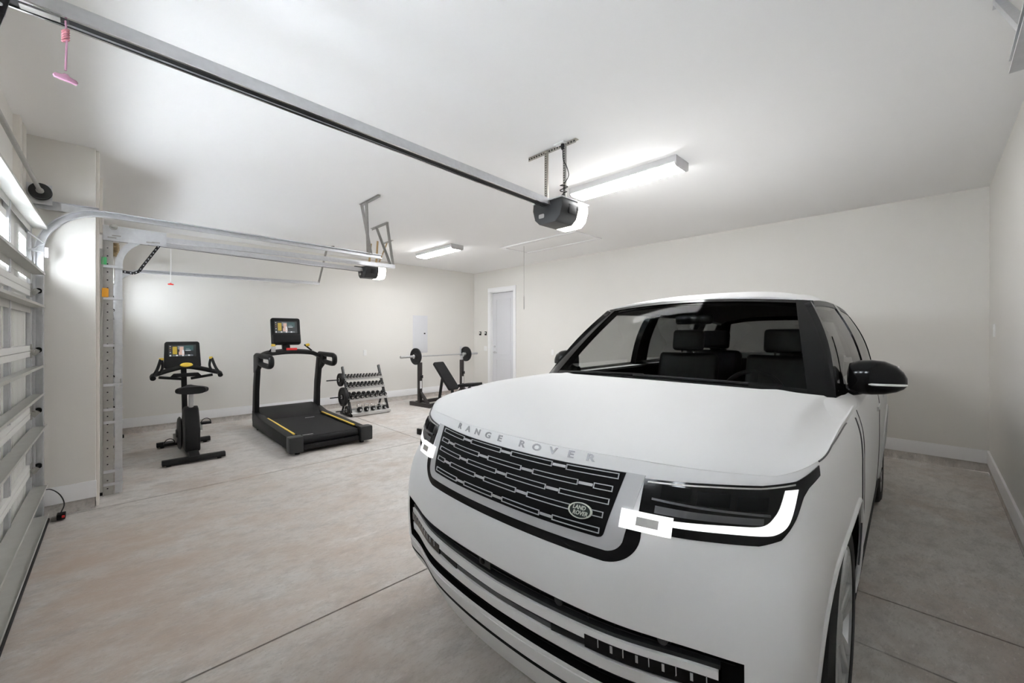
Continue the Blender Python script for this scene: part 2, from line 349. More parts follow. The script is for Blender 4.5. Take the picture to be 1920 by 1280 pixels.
# ------------------------------------------------------------------ sectional garage doors
def garage_door(name, xf, y0, y1, secs, struts, win, nwin, lip=.085):
    r = E(name, (xf, y0, 0), kind=st); L = y1 - y0
    for i in range(len(secs) - 1):
        z0, z1 = secs[i], secs[i+1]
        c = B()
        if i == len(secs) - 2 and win:
            w0, w1 = win; ww = L / nwin; c.box((-.045, 0, z0), (-.012, L, w0)); c.box((-.045, 0, w1), (-.012, L, z1))
            for k in range(nwin + 1):
                a = max(0, k*ww - ww*.24); b2 = min(L, k*ww + ww*.24); c.box((-.045, a, w0), (-.012, b2, w1))
        else:
            c.box((-.045, 0, z0), (-.012, L, z1))
            y = .05
            while y < L - .04:
                c.box((-.012, y, z0+.05), (-.006, y+.022, z1-.05)); y += .044
        p = O('panel', c, m_doorskin, r)
        c = B(); c.box((-.012, 0, z0+.002), (.012, L, z0+.045)); O('bottom_rail', c, m_doorskin, p, bevel=.003)
        c = B(); c.box((-.012, 0, z1-.045), (.012, L, z1-.002)); O('top_rail', c, m_doorskin, p, bevel=.003)
        ns = max(3, int(L / .9) + 1)
        for k in range(ns):
            y = k * (L - .07) / (ns - 1)
            c = B(); c.box((-.011, y, z0+.046), (.014, y+.07, z1-.046)); c.box((.014, y+.02, z0+.046), (.018, y+.05, z1-.046)); O('stile', c, m_galv, p)
    if win:
        w0, w1 = win; ww = L / nwin
        for k in range(nwin):
            a, b2 = k*ww + ww*.24, (k+1)*ww - ww*.24
            c = B()
            for p0, p1 in (((-.05, a-.03, w0-.03), (.004, a+.02, w1+.03)), ((-.05, b2-.02, w0-.03), (.004, b2+.03, w1+.03)), ((-.05, a, w0-.03), (.004, b2, w0+.02)), ((-.05, a, w1-.02), (.004, b2, w1+.03)), ((-.034, (a+b2)/2-.008, w0), (-.018, (a+b2)/2+.008, w1))): c.box(p0, p1)
            wf = O('window_frame', c, m_white, r, bevel=.003)
            O('pane', B().box((-.030, a+.01, w0+.01), (-.026, b2-.01, w1-.01)), m_pane, wf)
    for z, dpt in struts:
        c = B(); c.box((.012, -.02, z-.002), (dpt, L+.02, z+.002)); c.box((dpt-.003, -.02, z+.002), (dpt, L+.02, z+.016)); c.box((.012, 0, z-.05), (.015, L, z-.002)); O('strut', c, m_strut, r)
    for z in secs[1:-1]:
        for y in (.035, L-.035):
            s_ = 1 if y > L/2 else -1
            c = B(); c.box((.014, y-.03, z-.055), (.019, y+.03, z-.012)); c.box((.014, y-.03, z+.012), (.019, y+.03, z+.055))
            c.tube([(.026, y-.034, z), (.026, y+.034, z)], .011, 10); c.bar((.02, y, z-.03), (.05, y, z+.01), .035, .004, (0, 1, 0))
            hg = O('hinge', c, m_galv_d, r, smooth=True)
            c = B(); c.tube([(.045, y, z+.005), (.045, y+s_*.085, z+.005)], .006, 8); c.lathe([(.012, 0), (.022, .002), (.022, .016), (.012, .018)], 14, AX((0, s_, 0), (.045, y+s_*.075, z+.005))); O('roller', c, m_black, hg, smooth=True)
    c = B(); c.tube([(lip+.012, -.01, .014), (lip+.012, L+.01, .014)], .014, 8); O('rubber_strip', c, m_black, r, smooth=True)
    O('bottom_seal', B().box((-.04, 0, .0), (-.0, L, .03)), m_black, r)
    return r
S1 = [0.03, .45, .90, 1.39, 1.87, 2.43]
garage_door('door_1', -.50, -.40, 5.0, S1, [(2.377, .10), (2.004, .085), (1.738, .085), (1.263, .085), (1.04, .085), (.776, .095), (.294, .10), (.046, .105)], (1.94, 2.27), 8)
garage_door('door_2', -.083, 5.45, 8.28, [0.03, .45, .90, 1.39, 1.87, 2.33], [(2.25, .06), (1.74, .06), (1.26, .06), (.78, .06), (.29, .06)], (1.92, 2.20), 4)
# top fixture of the near door
tf = E('top_roller_bracket', (-.5, 4.93, 2.2), label='bent galvanised top roller bracket at the end of the near garage door', cat='bracket')
c = B(); c.tube([(.0, -.02, .12), (.02, 0, .11), (.085, .03, .05), (.03, .02, .0), (.0, -.03, -.03)], .007, 8); O('bracket_wire', c, m_galv, tf, smooth=True)
c = B(); c.bar((.02, -.03, -.02), (.10, .06, -.02), .03, .004); c.box((.085, .03, -.06), (.105, .06, .02)); O('carrier', c, m_galv, tf)

def sweep(path, prof, y):
    c = B(); P = [Vector((p[0], 0, p[1])) for p in path]; n = len(prof); vs = []
    for i, p in enumerate(P):
        d = (P[min(i+1, len(P)-1)] - P[max(i-1, 0)]).normalized(); nn = Vector((-d.z, 0, d.x))
        for a, b_ in prof: vs.append(p + nn*a + Vector((0, y + b_, 0)))
    fs = [(i*n+k, i*n+(k+1) % n, (i+1)*n+(k+1) % n, (i+1)*n+k) for i in range(len(P)-1) for k in range(n)]
    fs += [tuple(range(n))[::-1], tuple((len(P)-1)*n+k for k in range(n))]
    return c.add(vs, fs)
def cprof(s_):   # C-shaped track open towards s_*y
    t = .004; w = .026; d = .022
    pts = [(-w, s_*d), (-w, -s_*d), (w, -s_*d), (w, s_*d), (w-.008, s_*d), (w-.008, s_*(d-.006)), (w-t, s_*(d-.006)), (w-t, -s_*(d-t)), (-w+t, -s_*(d-t)), (-w+t, s_*(d-.006)), (-w+.008, s_*(d-.006)), (-w+.008, s_*d)]
    return pts
def track_path(xv, zh, R, xe, ze):
    P = [(xv, .02), (xv, zh-R)] + [(xv+R-R*math.cos(a), zh-R+R*math.sin(a)) for a in [math.pi/2*k/14 for k in range(1, 15)]] + [(xe, ze)]
    return P
def track(xv, zh, R, xe, ze, y, s_, label):
    r = E('garage_door_track', (0, 0, 0), label=label, cat='track', group='garage door tracks')
    P = track_path(xv, zh, R, xe, ze); n = len(P)
    O('vertical_track', sweep(P[:2], cprof(s_), y), m_galv, r)
    O('horizontal_track', sweep(P[1:], cprof(s_), y), m_galv, r, smooth=True)
    return r
t1 = track(-.45, 2.57, .38, 2.50, 2.54, 5.035, -1, 'galvanised track curving over from the near garage door beside the pier')
t2 = track(.015, 2.475, .30, 2.88, 2.50, 5.40, 1, 'galvanised track of the far garage door on the side of the pier')
t3 = track(-.02, 2.475, .30, 2.85, 2.52, 8.315, -1, 'galvanised track of the far garage door along the far wall')
t4 = track(-.45, 2.57, .38, 2.27, 2.47, -.215, 1, 'short track end at the upper right edge, hung by a perforated brace')
# jamb brackets and perforated angles beside the vertical tracks
c = B(); c.box((-.092, 5.365, .02), (-.022, 5.370, 2.40)); c.box((-.092, 5.335, .02), (-.088, 5.37, 2.40)); O('perforated_angle', c, m_galv_d, t2)
c = B(); z = .08
while z < 2.35:
    c.lathe([(.006, 0), (.006, .003)], 8, AX((0, -1, 0), (-.060, 5.366, z))); z += .075
O('holes', c, m_black, t2, kind='stuff')
for z in (.12, .24, .70, .82, 1.05, 1.42, 1.86, 2.16):
    c = B(); c.box((-.09, 5.352, z-.014), (.045, 5.365, z+.010)); c.lathe([(.008, 0), (.008, .01)], 8, AX((0, -1, 0), (.01, 5.352, z))); O('jamb_bracket', c, m_galv, t2)
c = B(); c.box((-.09, 5.352, 2.40), (.36, 5.357, 2.54)); O('flag_plate', c, m_galv, t2)
for x, z in ((-.03, 2.43), (.0, 2.45), (.24, 2.425), (.28, 2.43)):
    c = B(); c.box((x-.03, 5.348, z-.005), (x+.03, 5.353, z+.005)); O('slot', c, m_galv_d, t2)
c = B(); c.lathe([(.03, 0), (.03, .006), (.016, .008), (.016, .02)], 16, AX((0, -1, 0), (-.02, 5.352, 2.53))); O('axle_bolt', c, m_galv_d, t2, smooth=True)
c = B(); c.lathe([(.032, 0), (.032, .12)], 16, Matrix.Translation((-.015, 5.46, 2.27)))
for k in range(8): c.tube([(-.015+.034*math.cos(a), 5.46+.034*math.sin(a), 2.275+k*.015+a*.0022) for a in [2*math.pi*j/14 for j in range(14)]], .005, 5)
O('bumper_spring', c, m_brass, t2)
c = B(); c.box((.025, 5.372, 1.02), (.031, 5.39, 1.10)); O('keeper_plate', c, m_chrome, t2)
c = B(); c.box((-.056, 5.045, .02), (-.052+.0, 5.075, 2.2)); 
c = B(); c.box((-.53, 5.065, .02), (-.475, 5.07, 2.3)); c.box((-.53, 5.068, .02), (-.526, 5.10, 2.3)); O('perforated_angle', c, m_galv, t1)
for z in (.3, .9, 1.6, 2.1):
    c = B(); c.box((-.53, 5.056, z-.014), (-.43, 5.066, z+.014)); O('jamb_bracket', c, m_galv, t1)
c = B(); c.box((-.52, 5.075, 2.55), (-.11, 5.08, 2.62)); c.box((-.52, 5.045, 2.615), (-.11, 5.08, 2.62)); O('header_angle', c, m_galv, t1)
for z in (.25, .8, 1.4, 2.0):
    c = B(); c.box((-.12, 8.30, z-.014), (-.0, 8.345, z+.014)); O('jamb_bracket', c, m_galv, t3)
# cable drum, shaft
dm = E('cable_drum', (-.435, 4.95, 2.66), label='black cable drum on the torsion shaft above the near garage door', cat='drum')
c = B(); c.lathe([(.02, -.025), (.062, -.025), (.064, -.018), (.050, -.012), (.050, .012), (.064, .018), (.062, .025), (.02, .025)], 28, AX((0, 1, 0))); O('drum', c, m_dgrey, dm, smooth=True)
c = B(); c.lathe([(.022, 0), (.022, .02), (.008, .024)], 14, AX((0, -1, 0), (0, -.025, 0))); O('hub', c, m_galv_d, dm, smooth=True)
c = B(); c.box((-.08, .04, -.09), (.06, .046, .07)); O('end_bearing_plate', c, m_galv, dm)
c = B(); c.tube([(-.435, -.35, 2.66), (-.435, 4.92, 2.66)], .0135, 12); O('torsion_shaft', c, m_galv_d, None, smooth=True, label='long grey torsion shaft running above the near garage door', cat='shaft')
# tags on the perforated angle
O('green_tag', B().box((-.10, 5.345, 2.17), (-.065, 5.35, 2.24)), m_green, bevel=.003, label='small green paper tag on the far door track', cat='tag')
c = B(); c.prism(rrect(.045, .085, .008), 0, .02, Matrix.Translation((-.075, 5.352, 1.91)) @ Matrix.Rotation(math.pi/2, 4, 'X')); O('orange_tag', c, m_orange, bevel=.003, label='small orange warning tag on the far door track', cat='tag')

# hangers that carry the horizontal tracks
def hanger(bars, label, m=None):
    r = E('track_hanger', bars[0][0], label=label, cat='bracket', group='hangers of the door tracks'); o = Vector(bars[0][0])
    for i, (p, q) in enumerate(bars):
        c = B(); p = Vector(p) - o; q = Vector(q) - o; d = (q-p).normalized()
        up = Vector((0, 0, 1)) if abs(d.z) < .8 else Vector((0, 1, 0))
        c.bar(p, q, .030, .003, up); sd_ = d.cross(up).normalized()*.0135
        c.bar(p + sd_ - up*.012, q + sd_ - up*.012, .003, .025, up)
        n = int((q-p).length/.05)
        O('ceiling_angle' if i == 0 else 'strap', c, m or m_galv_d, r)
    return r
hanger([((2.19, 4.47, CE-.004), (2.19, 4.98, CE-.004)), ((2.19, 4.95, CE-.01), (2.35, 5.03, 2.55)), ((2.19, 4.82, CE-.01), (2.31, 5.03, 2.55))], 'track hanger nearest the car, two long straps down from a ceiling angle')
hanger([((2.81, 5.47, CE-.004), (2.81, 6.0, CE-.004)), ((2.81, 5.50, CE-.01), (2.86, 5.41, 2.50)), ((2.81, 5.84, CE-.01), (2.83, 5.42, 2.50))], 'track hanger with straps in a V just in front of the far opener')
hanger([((2.86, 7.64, CE-.004), (2.86, 8.08, CE-.004)), ((2.86, 8.0, CE-.01), (2.82, 8.31, 2.53))], 'track hanger with a single strap close to the far wall')
hg = hanger([((2.90, -.23, CE-.004), (3.15, -.23, CE-.004)), ((3.04, -.225, CE-.01), (2.14, -.235, 2.50))], 'slanted perforated brace at the upper right edge of the picture', m_galv)
c = B()
for k in range(12):
    t = .08 + k*.07; p = Vector((3.04, -.225, CE-.01)).lerp(Vector((2.14, -.235, 2.50)), t) - Vector((2.90, -.23, CE-.004))
    c.box(p + Vector((-.008, -.001, -.022)), p + Vector((.008, .004, -.012)))
O('holes', c, m_black, hg, kind='stuff')

# ------------------------------------------------------------------ openers
def opener(loc, rail_x0, zr0, label, lit_side=-1, strapmat=None):
    r = E('garage_door_opener', loc, label=label, cat='opener', group='garage door openers')
    pr = [(-.16, .09), (.16, .09), (.165, .03), (.14, -.055), (.09, -.10), (-.09, -.10), (-.14, -.055), (-.165, .03)]
    T = Matrix(((0,0,1,0),(1,0,0,0),(0,1,0,0),(0,0,0,1)))
    c = B(); c.prism(pr, -.17, .06, T); O('motor_housing', c, m_dgrey, r, bevel=.012)
    c = B(); c.prism([(p[0]*.985, p[1]*.98) for p in pr if True], .06, .20, T); ln = O('lamp_lens', c, m_bulb, r, bevel=.015)
    c = B(); c.box((-.175, -.165, .088), (.205, .165, .098)); O('top_plate', c, m_galv, r, bevel=.002)
    for s_ in (-1, 1):
        c = B(); c.box((-.08, s_*.16-.006, -.03), (.02, s_*.16+.006, .05)); O('side_vent', c, m_black, r, bevel=.004)
    c = B(); c.prism(rrect(.06, .035, .01), -.174, -.169, T @ Matrix.Translation((.06, -.03, 0))); O('control_panel', c, m_galv_d, r)
    c = B(); c.box((-.30, -.02, .06), (-.165, .02, .09)); O('rail_mount', c, m_blackmet, r, bevel=.004)
    return r
op1 = opener((2.79, 2.27, 2.565), -.5, 2.7, 'dark grey opener with lit lamp hanging on two straps above the car bonnet')
op2 = opener((3.21, 6.85, 2.60), -.1, 2.6, 'small far opener with warm lit lamp hanging in front of the far wall')
def rail(o, X0, z0, X1, z1, y, name, label):
    r = E(name, (X0, y, z0), label=label, cat='rail', group='opener rails')
    d = Vector((X1-X0, 0, z1-z0)); c = B(); P = [(0, 0), (d.x, d.z)]
    # hat section, open below
    t = .004; pr = [(0, -.040), (.062, -.022), (.062, .022), (0, .040), (0, .031), (.004, .031), (.056, .017), (.056, -.017), (.004, -.031), (0, -.031)]
    O('rail_channel', sweep(P, pr, 0), m_galv, r)
    c = B(); c.bar(Vector((.2, 0, .006)), Vector((d.x, 0, d.z+.006)), .060, .008); O('chain', c, m_black, r)
    c = B(); c.bar(Vector((.0, .035, -.003)), Vector((d.x, .035, d.z-.003)), .011, .005); c.bar(Vector((.0, -.035, -.003)), Vector((d.x, -.035, d.z-.003)), .011, .005); O('lower_lips', c, m_chrome, r)
    c = B(); c.box((.14, -.028, -.010), (.42, .028, .008)); O('trolley', c, m_dgrey, r, bevel=.004)
    c = B(); c.box((.20, -.014, -.016), (.26, .014, -.009)); c.box((.30, -.018, -.018), (.40, .018, -.009)); O('trolley_latch', c, m_galv_d, r, bevel=.003)
    return r
ra1 = rail(None, -.55, 2.712, 2.62, 2.612, 2.27, 'opener_rail', 'long opener rail crossing the picture to the upper left corner')
ra2 = rail(None, -.12, 2.655, 3.04, 2.61, 6.85, 'opener_rail', 'far opener rail partly hidden behind the door tracks')
# ceiling supports of opener 1
s1 = E('opener_support', (2.75, 2.33, CE), label='perforated ceiling angle with two straps carrying the opener above the car', cat='bracket')
c = B(); c.box((-.02, -.28, -.004), (.02, .26, 0)); c.box((-.02, -.28, -.035), (-.016, .26, 0)); ca = O('ceiling_angle', c, m_perf, s1)
c = B()
for k in range(18): c.box((-.0215, -.27+k*.03, -.024), (-.0195, -.255+k*.03, -.012))
O('holes', c, m_black, ca, kind='stuff')
for y, w, mm in ((.04, .034, m_perf), (-.165, .026, m_galv_d)):
    c = B(); c.box((-.03, y-w/2, -.49), (-.027, y+w/2, -.004)); c.box((-.03, y-w/2, -.49), (-.012, y-w/2+.003, -.004)); sp = O('strap', c, mm, s1)
    c = B()
    for k in range(22): c.box((-.0315, y-.005, -.47+k*.0205), (-.0295, y+.006, -.462+k*.0205))
    O('holes', c, m_black, sp, kind='stuff')
bx_ = E('ceiling_outlet', (2.72, 2.20, CE), label='small white ceiling outlet beside the opener support', cat='outlet')
c = B(); c.box((-.035, -.055, -.012), (.035, .055, 0)); O('plate', c, m_white, bx_, bevel=.004)
c = B(); c.lathe([(.016, 0), (.018, .02), (.012, .045)], 12, AX((0, 0, -1), (0, -.02, -.012))); O('plug', c, m_black, bx_, smooth=True)
pts = [(2.72, 2.18, 3.10), (2.715, 2.17, 3.0), (2.72, 2.14, 2.94), (2.725, 2.12, 2.86), (2.72, 2.15, 2.81), (2.72, 2.165, 2.80)]
for k in range(26):
    a = k*.75; pts.append((2.715+.012*math.cos(a*1.3), 2.165+.032*math.sin(a), 2.80-k*.0055))
pts.append((2.74, 2.18, 2.665))
O('power_cord', B().tube(cat_rom(pts, 4), .0042, 6), m_wire, smooth=True, label='black coiled power cord of the opener above the car', cat='cord')
# support of opener 2
s2 = E('opener_support', (3.25, 6.75, CE), label='brass coloured straps carrying the far opener from the ceiling', cat='bracket')
c = B(); c.box((.15, -.27, -.004), (.19, .02, 0)); c.box((.15, -.27, -.03), (.154, .02, 0)); O('ceiling_angle', c, m_galv_d, s2)
c = B(); c.bar((-.10, .06, -.45), (-.08, .03, -.05), .035, .004, (0, 1, 0)); O('strap', c, m_brass, s2)
c = B(); c.bar((.0, .0, -.45), (.02, -.02, -.0), .035, .004, (0, 1, 0)); O('strap', c, m_brass, s2)
c = B(); c.bar((.05, -.02, -.36), (.165, -.10, -.0), .022, .004, (0, 1, 0)); O('brace', c, m_brass, s2)
# door arms
def arm(pts, y, label):
    c = B(); P = [Vector(p) for p in pts]
    for p, q in zip(P[:-1], P[1:]): c.bar((p.x, y, p.z), (q.x, y, q.z), .006, .032, (0, 1, 0)) if False else c.bar((p.x, y, p.z), (q.x, y, q.z), .032, .006, (0, 1, 0))
    r = O('door_arm', c, m_blackmet, label=label, cat='arm', group='opener door arms')
    hb = B(); 
    for p, q in zip(P[:-1], P[1:]):
        n = max(1, int((q-p).length/.045))
        for k in range(n):
            m_ = p.lerp(q, (k+.5)/n); hb.lathe([(.0065, 0), (.0065, .001)], 8, AX((0, -1, 0), (m_.x, y-.003, m_.z)))
    O('holes', hb, m_galv, r, kind='stuff'); return r
arm([(-.272, 0, 2.74), (-.292, 0, 2.63), (-.335, 0, 2.46), (-.43, 0, 2.39)], 2.235, 'black perforated door arm at the upper left corner of the picture')
arm([(.39, 0, 2.65), (.23, 0, 2.36), (.20, 0, 2.30), (.15, 0, 2.27), (.0, 0, 2.29)], 6.82, 'black bent door arm of the far garage door')
m_knot = M('red_white_cord', (.55, .22, .26), .7, var=.8, scale=160)
# release cords
def release(x, y, zt, zh, m_h, label, big=True):
    r = E('release_cord', (x, y, zh), label=label, cat='cord', group='opener release cords'); L = zt - zh
    c = B(); c.tube([(0, 0, L), (.003, 0, L*.75), (0, 0, .03)], .0035 if big else .006, 6); O('cord', c, m_pink if big else m_white, r)
    if big:
        c = B()
        for k in range(5): c.tube([(.009*math.cos(a), .007*math.sin(a), L*.66+k*.009+.006*math.cos(a)) for a in [2*math.pi*j/10 for j in range(10)]], .003, 5, True)
        O('knot', c, m_knot, r, smooth=True)
    pr = [(-.045, -.012), (-.05, -.002), (-.044, .008), (-.015, .013), (-.008, .022), (.008, .022), (.015, .013), (.044, .008), (.05, -.002), (.045, -.012)]
    T = Matrix.Rotation(math.radians(20), 4, 'Z') @ Matrix.Rotation(math.pi/2, 4, 'X')
    c = B(); c.prism(pr, -.008, .008, T); c.v = [(x*.66, y*.8, z*.75) for x, y, z in c.v]; O('handle', c, m_h, r, bevel=.003); return r
release(-.136, 2.25, 2.69, 2.475, m_pink, 'pink T-shaped release handle on a cord at the upper left')
release(.503, 6.85, 2.63, 2.17, m_red, 'tiny red release handle on a white cord in front of the far wall', False)

# ------------------------------------------------------------------ small wall things
pn = E('breaker_panel', (5.22, YF, 1.53), label='tall grey electrical breaker panel on the far wall', cat='panel')
O('frame', B().box((-.20, -.012, -.445), (.20, 0, .445)), m_slab, pn, bevel=.004)
dl = O('cover', B().box((-.18, -.020, -.425), (.18, -.011, .425)), m_slab, pn, bevel=.004)
O('latch', B().box((.09, -.028, .0), (.13, -.019, .03)), m_black, dl, bevel=.003)
def plate(x, y, z, nrm, label, name, w=.075, hh=.12, m=None, kind_='outlet'):
    r = E(name, (x, y, z), math.atan2(nrm[1], nrm[0]) + math.pi/2, label=label, cat='outlet' if 'outlet' in name else 'switch')
    c = B(); c.prism(rrect(w, hh, .008, 3), -.001, .007, Matrix.Rotation(math.pi/2, 4, 'X')); O('plate', c, m or m_white, r, bevel=.002)
    if 'outlet' in name:
        for s_ in (-1, 1):
            c = B(); c.prism(rrect(.034, .028, .010, 3), .006, .0085, Matrix.Translation((0, 0, s_*.022)) @ Matrix.Rotation(math.pi/2, 4, 'X')); O('socket', c, m or m_white, r)
    else:
        c = B(); c.box((-.018, -.011, -.034), (.018, -.006, .034)); O('rocker', c, m or m_white, r, bevel=.003)
    return r
plate(3.853, YF, 1.127, (0, -1), 'white outlet on the far wall between treadmill and breaker panel', 'wall_outlet')
plate(XB, 5.79, 1.13, (-1, 0), 'white outlet on the back wall beside the small far car mirror', 'wall_outlet')
plate(XB, 8.06, 1.16, (-1, 0), 'white double light switch to the left of the house door', 'light_switch', w=.12)
plate(6.35, YR, 1.56, (0, 1), 'slim white switch on the right wall near the corner', 'light_switch', w=.13, hh=.13)
for y, nm in ((8.27, 'black wall button of the openers nearer the room corner'), (8.05, 'black wall button of the openers nearer the house door')):
    r = E('wall_button', (XB, y, 1.55), label=nm, cat='button')
    O('case', B().box((-.02, -.033, -.05), (0, .033, .05)), m_black, r, bevel=.006)
    O('button', B().box((-.026, -.02, -.005), (-.019, .02, .03)), m_white, r, bevel=.003)
def sensor(x, y, label, red=True):
    r = E('photo_sensor', (x, y, 0), label=label, cat='sensor')
    c = B(); c.box((-.05, -.02, .0), (.02, .02, .03)); O('bracket', c, m_galv_d, r, bevel=.003)
    c = B(); c.box((-.02, -.05, .01), (.03, .02, .055)); O('body', c, m_black, r, bevel=.006)
    if red: c = B(); c.box((.01, -.056, .025), (.027, -.049, .045)); O('red_eye', c, m_red, r, bevel=.003)
    return r
sensor(-.33, 4.99, 'small black red-eyed door sensor on the floor at the pier')
sensor(.05, 8.26, 'small black door sensor on the floor below the far wall', False)
c = B(); c.tube(cat_rom([(-.46, 5.07, .22), (-.40, 5.05, .25), (-.34, 5.03, .20), (-.31, 5.0, .12), (-.33, 4.99, .05)], 6), .004, 6); O('sensor_wire', c, m_wire, smooth=True, label='thin dark wire looping down to the red-eyed door sensor', cat='wire')
# ------------------------------------------------------------------ gym equipment
RX = lambda a: Matrix.Rotation(a, 4, 'X'); RY = lambda a: Matrix.Rotation(a, 4, 'Y'); RZ = lambda a: Matrix.Rotation(a, 4, 'Z'); TR = Matrix.Translation
YZ = Matrix(((0,0,1,0),(1,0,0,0),(0,1,0,0),(0,0,0,1)))      # prism poly (y,z) extruded along x
XZ = Matrix(((1,0,0,0),(0,0,1,0),(0,1,0,0),(0,0,0,1)))      # prism poly (x,z) extruded along y
e_dark = M('screen_dark', (.02, .02, .02), .3, emit=(.02, .03, .04), es=0.075); e_yel = M('screen_yellow', (.02, .02, .02), .3, emit=(.85, .62, .05), es=0.165); e_skin = M('screen_peach', (.02, .02, .02), .3, emit=(.95, .62, .50), es=0.210)
e_whi = M('screen_white', (.02, .02, .02), .3, emit=(.9, .92, .95), es=0.240); e_teal = M('screen_teal', (.02, .02, .02), .3, emit=(.06, .20, .20), es=0.120); e_grey = M('screen_grey', (.02, .02, .02), .3, emit=(.35, .40, .43), es=0.150); e_red = M('screen_red', (.02, .02, .02), .3, emit=(.7, .1, .08), es=0.150)
def screen(parent, w, h, T):
    c = B(); mats = [e_dark, e_yel, e_skin, e_whi, e_teal, e_grey, e_red]
    def q(x0, z0, x1, z1, k, d=.001):
        c.k = k; c.box((x0*w, -d, z0*h), (x1*w, 0, z1*h), T)
    q(-.5, -.5, .5, .5, 0, .0015)
    q(-.36, -.30, -.20, .34, 1, .003); q(-.18, .10, .05, .40, 5, .003); q(.06, .0, .40, .42, 4, .003)
    q(-.11, -.10, .03, .32, 2, .004); q(-.14, -.36, .06, -.10, 2, .004); q(-.02, -.30, .05, .05, 3, .005)
    q(.12, .10, .26, .18, 5, .004); q(.10, -.02, .30, .03, 3, .004)
    for i in range(7): q(-.36+.11*i, -.46, -.28+.11*i, -.36, 3 if i % 2 else 5, .004)
    for i, k in enumerate((3, 1, 6, 3, 4)): q(-.46, .34-.17*i, -.42, .40-.17*i, k, .004)
    q(-.47, -.46, -.41, -.36, 3, .004)
    return O('display', c, mats, parent)

# --- exercise bike
bk = E('exercise_bike', (.67, 6.62, 0), label='black upright exercise bike with screen and handlebars on the left', cat='exercise bike')
def foot(y, w, name='foot'):
    c = B(); c.prism([(-.045, .018), (.045, .018), (.045, .05), (.03, .075), (-.03, .075), (-.045, .05)], -w/2, w/2, TR((0, y, 0)) @ YZ); f = O(name, c, m_black, bk, bevel=.006)
    for s_ in (-1, 1): c = B(); c.lathe([(.022, 0), (.022, .02)], 12, TR((s_*(w/2-.06), y, 0))); O('levelling_pad', c, m_belt, f)
foot(-.50, .60, 'rear_foot'); foot(.56, .58, 'front_foot')
c = B(); c.prism([(-.53, .07), (-.42, .11), (.0, .11), (.60, .07), (.60, .04), (-.53, .04)], -.05, .05, YZ); O('base_beam', c, m_black, bk, bevel=.008)
c = B(); pr = [(-.36, .09), (-.34, .30), (-.27, .50), (-.20, .60), (-.12, .625), (-.03, .58), (.06, .46), (.20, .38), (.34, .40), (.44, .36), (.50, .22), (.50, .09)]
c.prism(pr, -.075, .075, YZ); O('body_shell', c, m_black, bk, bevel=.028, seg=3)
for s_ in (-1, 1):
    c = B(); c.lathe([(.20, 0), (.21, .012), (.19, .028), (.06, .034), (.05, .05)], 28, AX((s_, 0, 0), (s_*.074, .14, .25))); O('side_cover', c, m_dgrey, bk, smooth=True)
    a = math.radians(-55 if s_ > 0 else 125); cx_ = s_*.135; ex = Vector((cx_, .14 + .0*s_, .25)); pe = ex + Vector((0, .16*math.cos(a)*.5, -.15*math.sin(a)*.75))
    pe = Vector((s_*.135, .16 if s_ > 0 else .10, .34 if s_ > 0 else .14))
    c = B(); c.bar(ex, pe, .018, .035, (1, 0, 0)); cr_ = O('crank', c, m_galv_d, bk, bevel=.004)
    c = B(); c.box((pe.x + (0 if s_ > 0 else -.11), pe.y-.05, pe.z-.014), (pe.x + (.11 if s_ > 0 else 0), pe.y+.05, pe.z+.014)); pd = O('pedal', c, m_black, bk, bevel=.006)
    c = B(); xm = pe.x + s_*.055; c.tube([(xm + .05*math.cos(t), pe.y-.02, pe.z+.012+.05*math.sin(t)) for t in [math.pi*k/10 for k in range(11)]], .005, 6); O('pedal_strap', c, m_belt, pd, smooth=True)
c = B(); c.tube([(0, -.14, .56), (0, -.18, .78)], [.026, .026], 14); O('seat_post', c, m_silver, bk, smooth=True)
def saddle(a, b_):
    t = (b_-.5)*2; y = -.32 + a*.30; w = .165*(1-a)**.55*.9 + .035 if a > .25 else .165*(.80+.2*math.sin(a/.25*math.pi/2))
    return w, y
c = B(); n = 20; prof = []
for k in range(12):
    a = k/11; y = -.33+a*.33; w = (.168*math.sqrt(max(0, 1-((a-.22)/.23)**2)) if a < .22 else .045+.123*(1-(a-.22)/.78)**1.6)
    w = max(w, .13 if k == 0 else .03); prof.append((y, w))
vs = []; fs = []
for y, w in prof:
    for k in range(n):
        t = 2*math.pi*k/n; x = w*math.copysign(abs(math.cos(t))**.6, math.cos(t)); z = .045*math.copysign(abs(math.sin(t))**.7, math.sin(t)); vs.append((x, y, .835+z))
for i in range(len(prof)-1):
    for k in range(n): fs.append((i*n+k, i*n+(k+1) % n, (i+1)*n+(k+1) % n, (i+1)*n+k))
fs += [tuple(range(n)), tuple((len(prof)-1)*n+k for k in range(n))]
O('saddle', B().add(vs, fs), m_pad, bk, smooth=True)
c = B(); c.bar((0, .45, .30), (-.02, .40, 1.06), .06, .045, (0, 1, 0)); O('column', c, m_black, bk, bevel=.012)
T = TR((-.03, .43, 1.245)) @ RX(math.radians(-12))
c = B(); c.prism([(p[0]*(1+.06*(p[1] < 0)), p[1]) for p in rrect(.37, .36, .03)], -.025, .025, T @ Matrix(((1,0,0,0),(0,0,-1,0),(0,1,0,0),(0,0,0,1)))); sc_ = O('console', c, m_black, bk, bevel=.010)
screen(sc_, .29, .16, T @ TR((0, -.026, .055)))
c = B(); c.tube(cat_rom([(-.345, .12, .97), (-.34, .20, 1.0), (-.28, .28, 1.02), (-.15, .32, 1.06), (0, .33, 1.09), (.15, .32, 1.06), (.28, .28, 1.02), (.34, .20, 1.0), (.345, .12, .97)], 6), .030, 10); O('handlebar', c, m_black, bk, smooth=True)
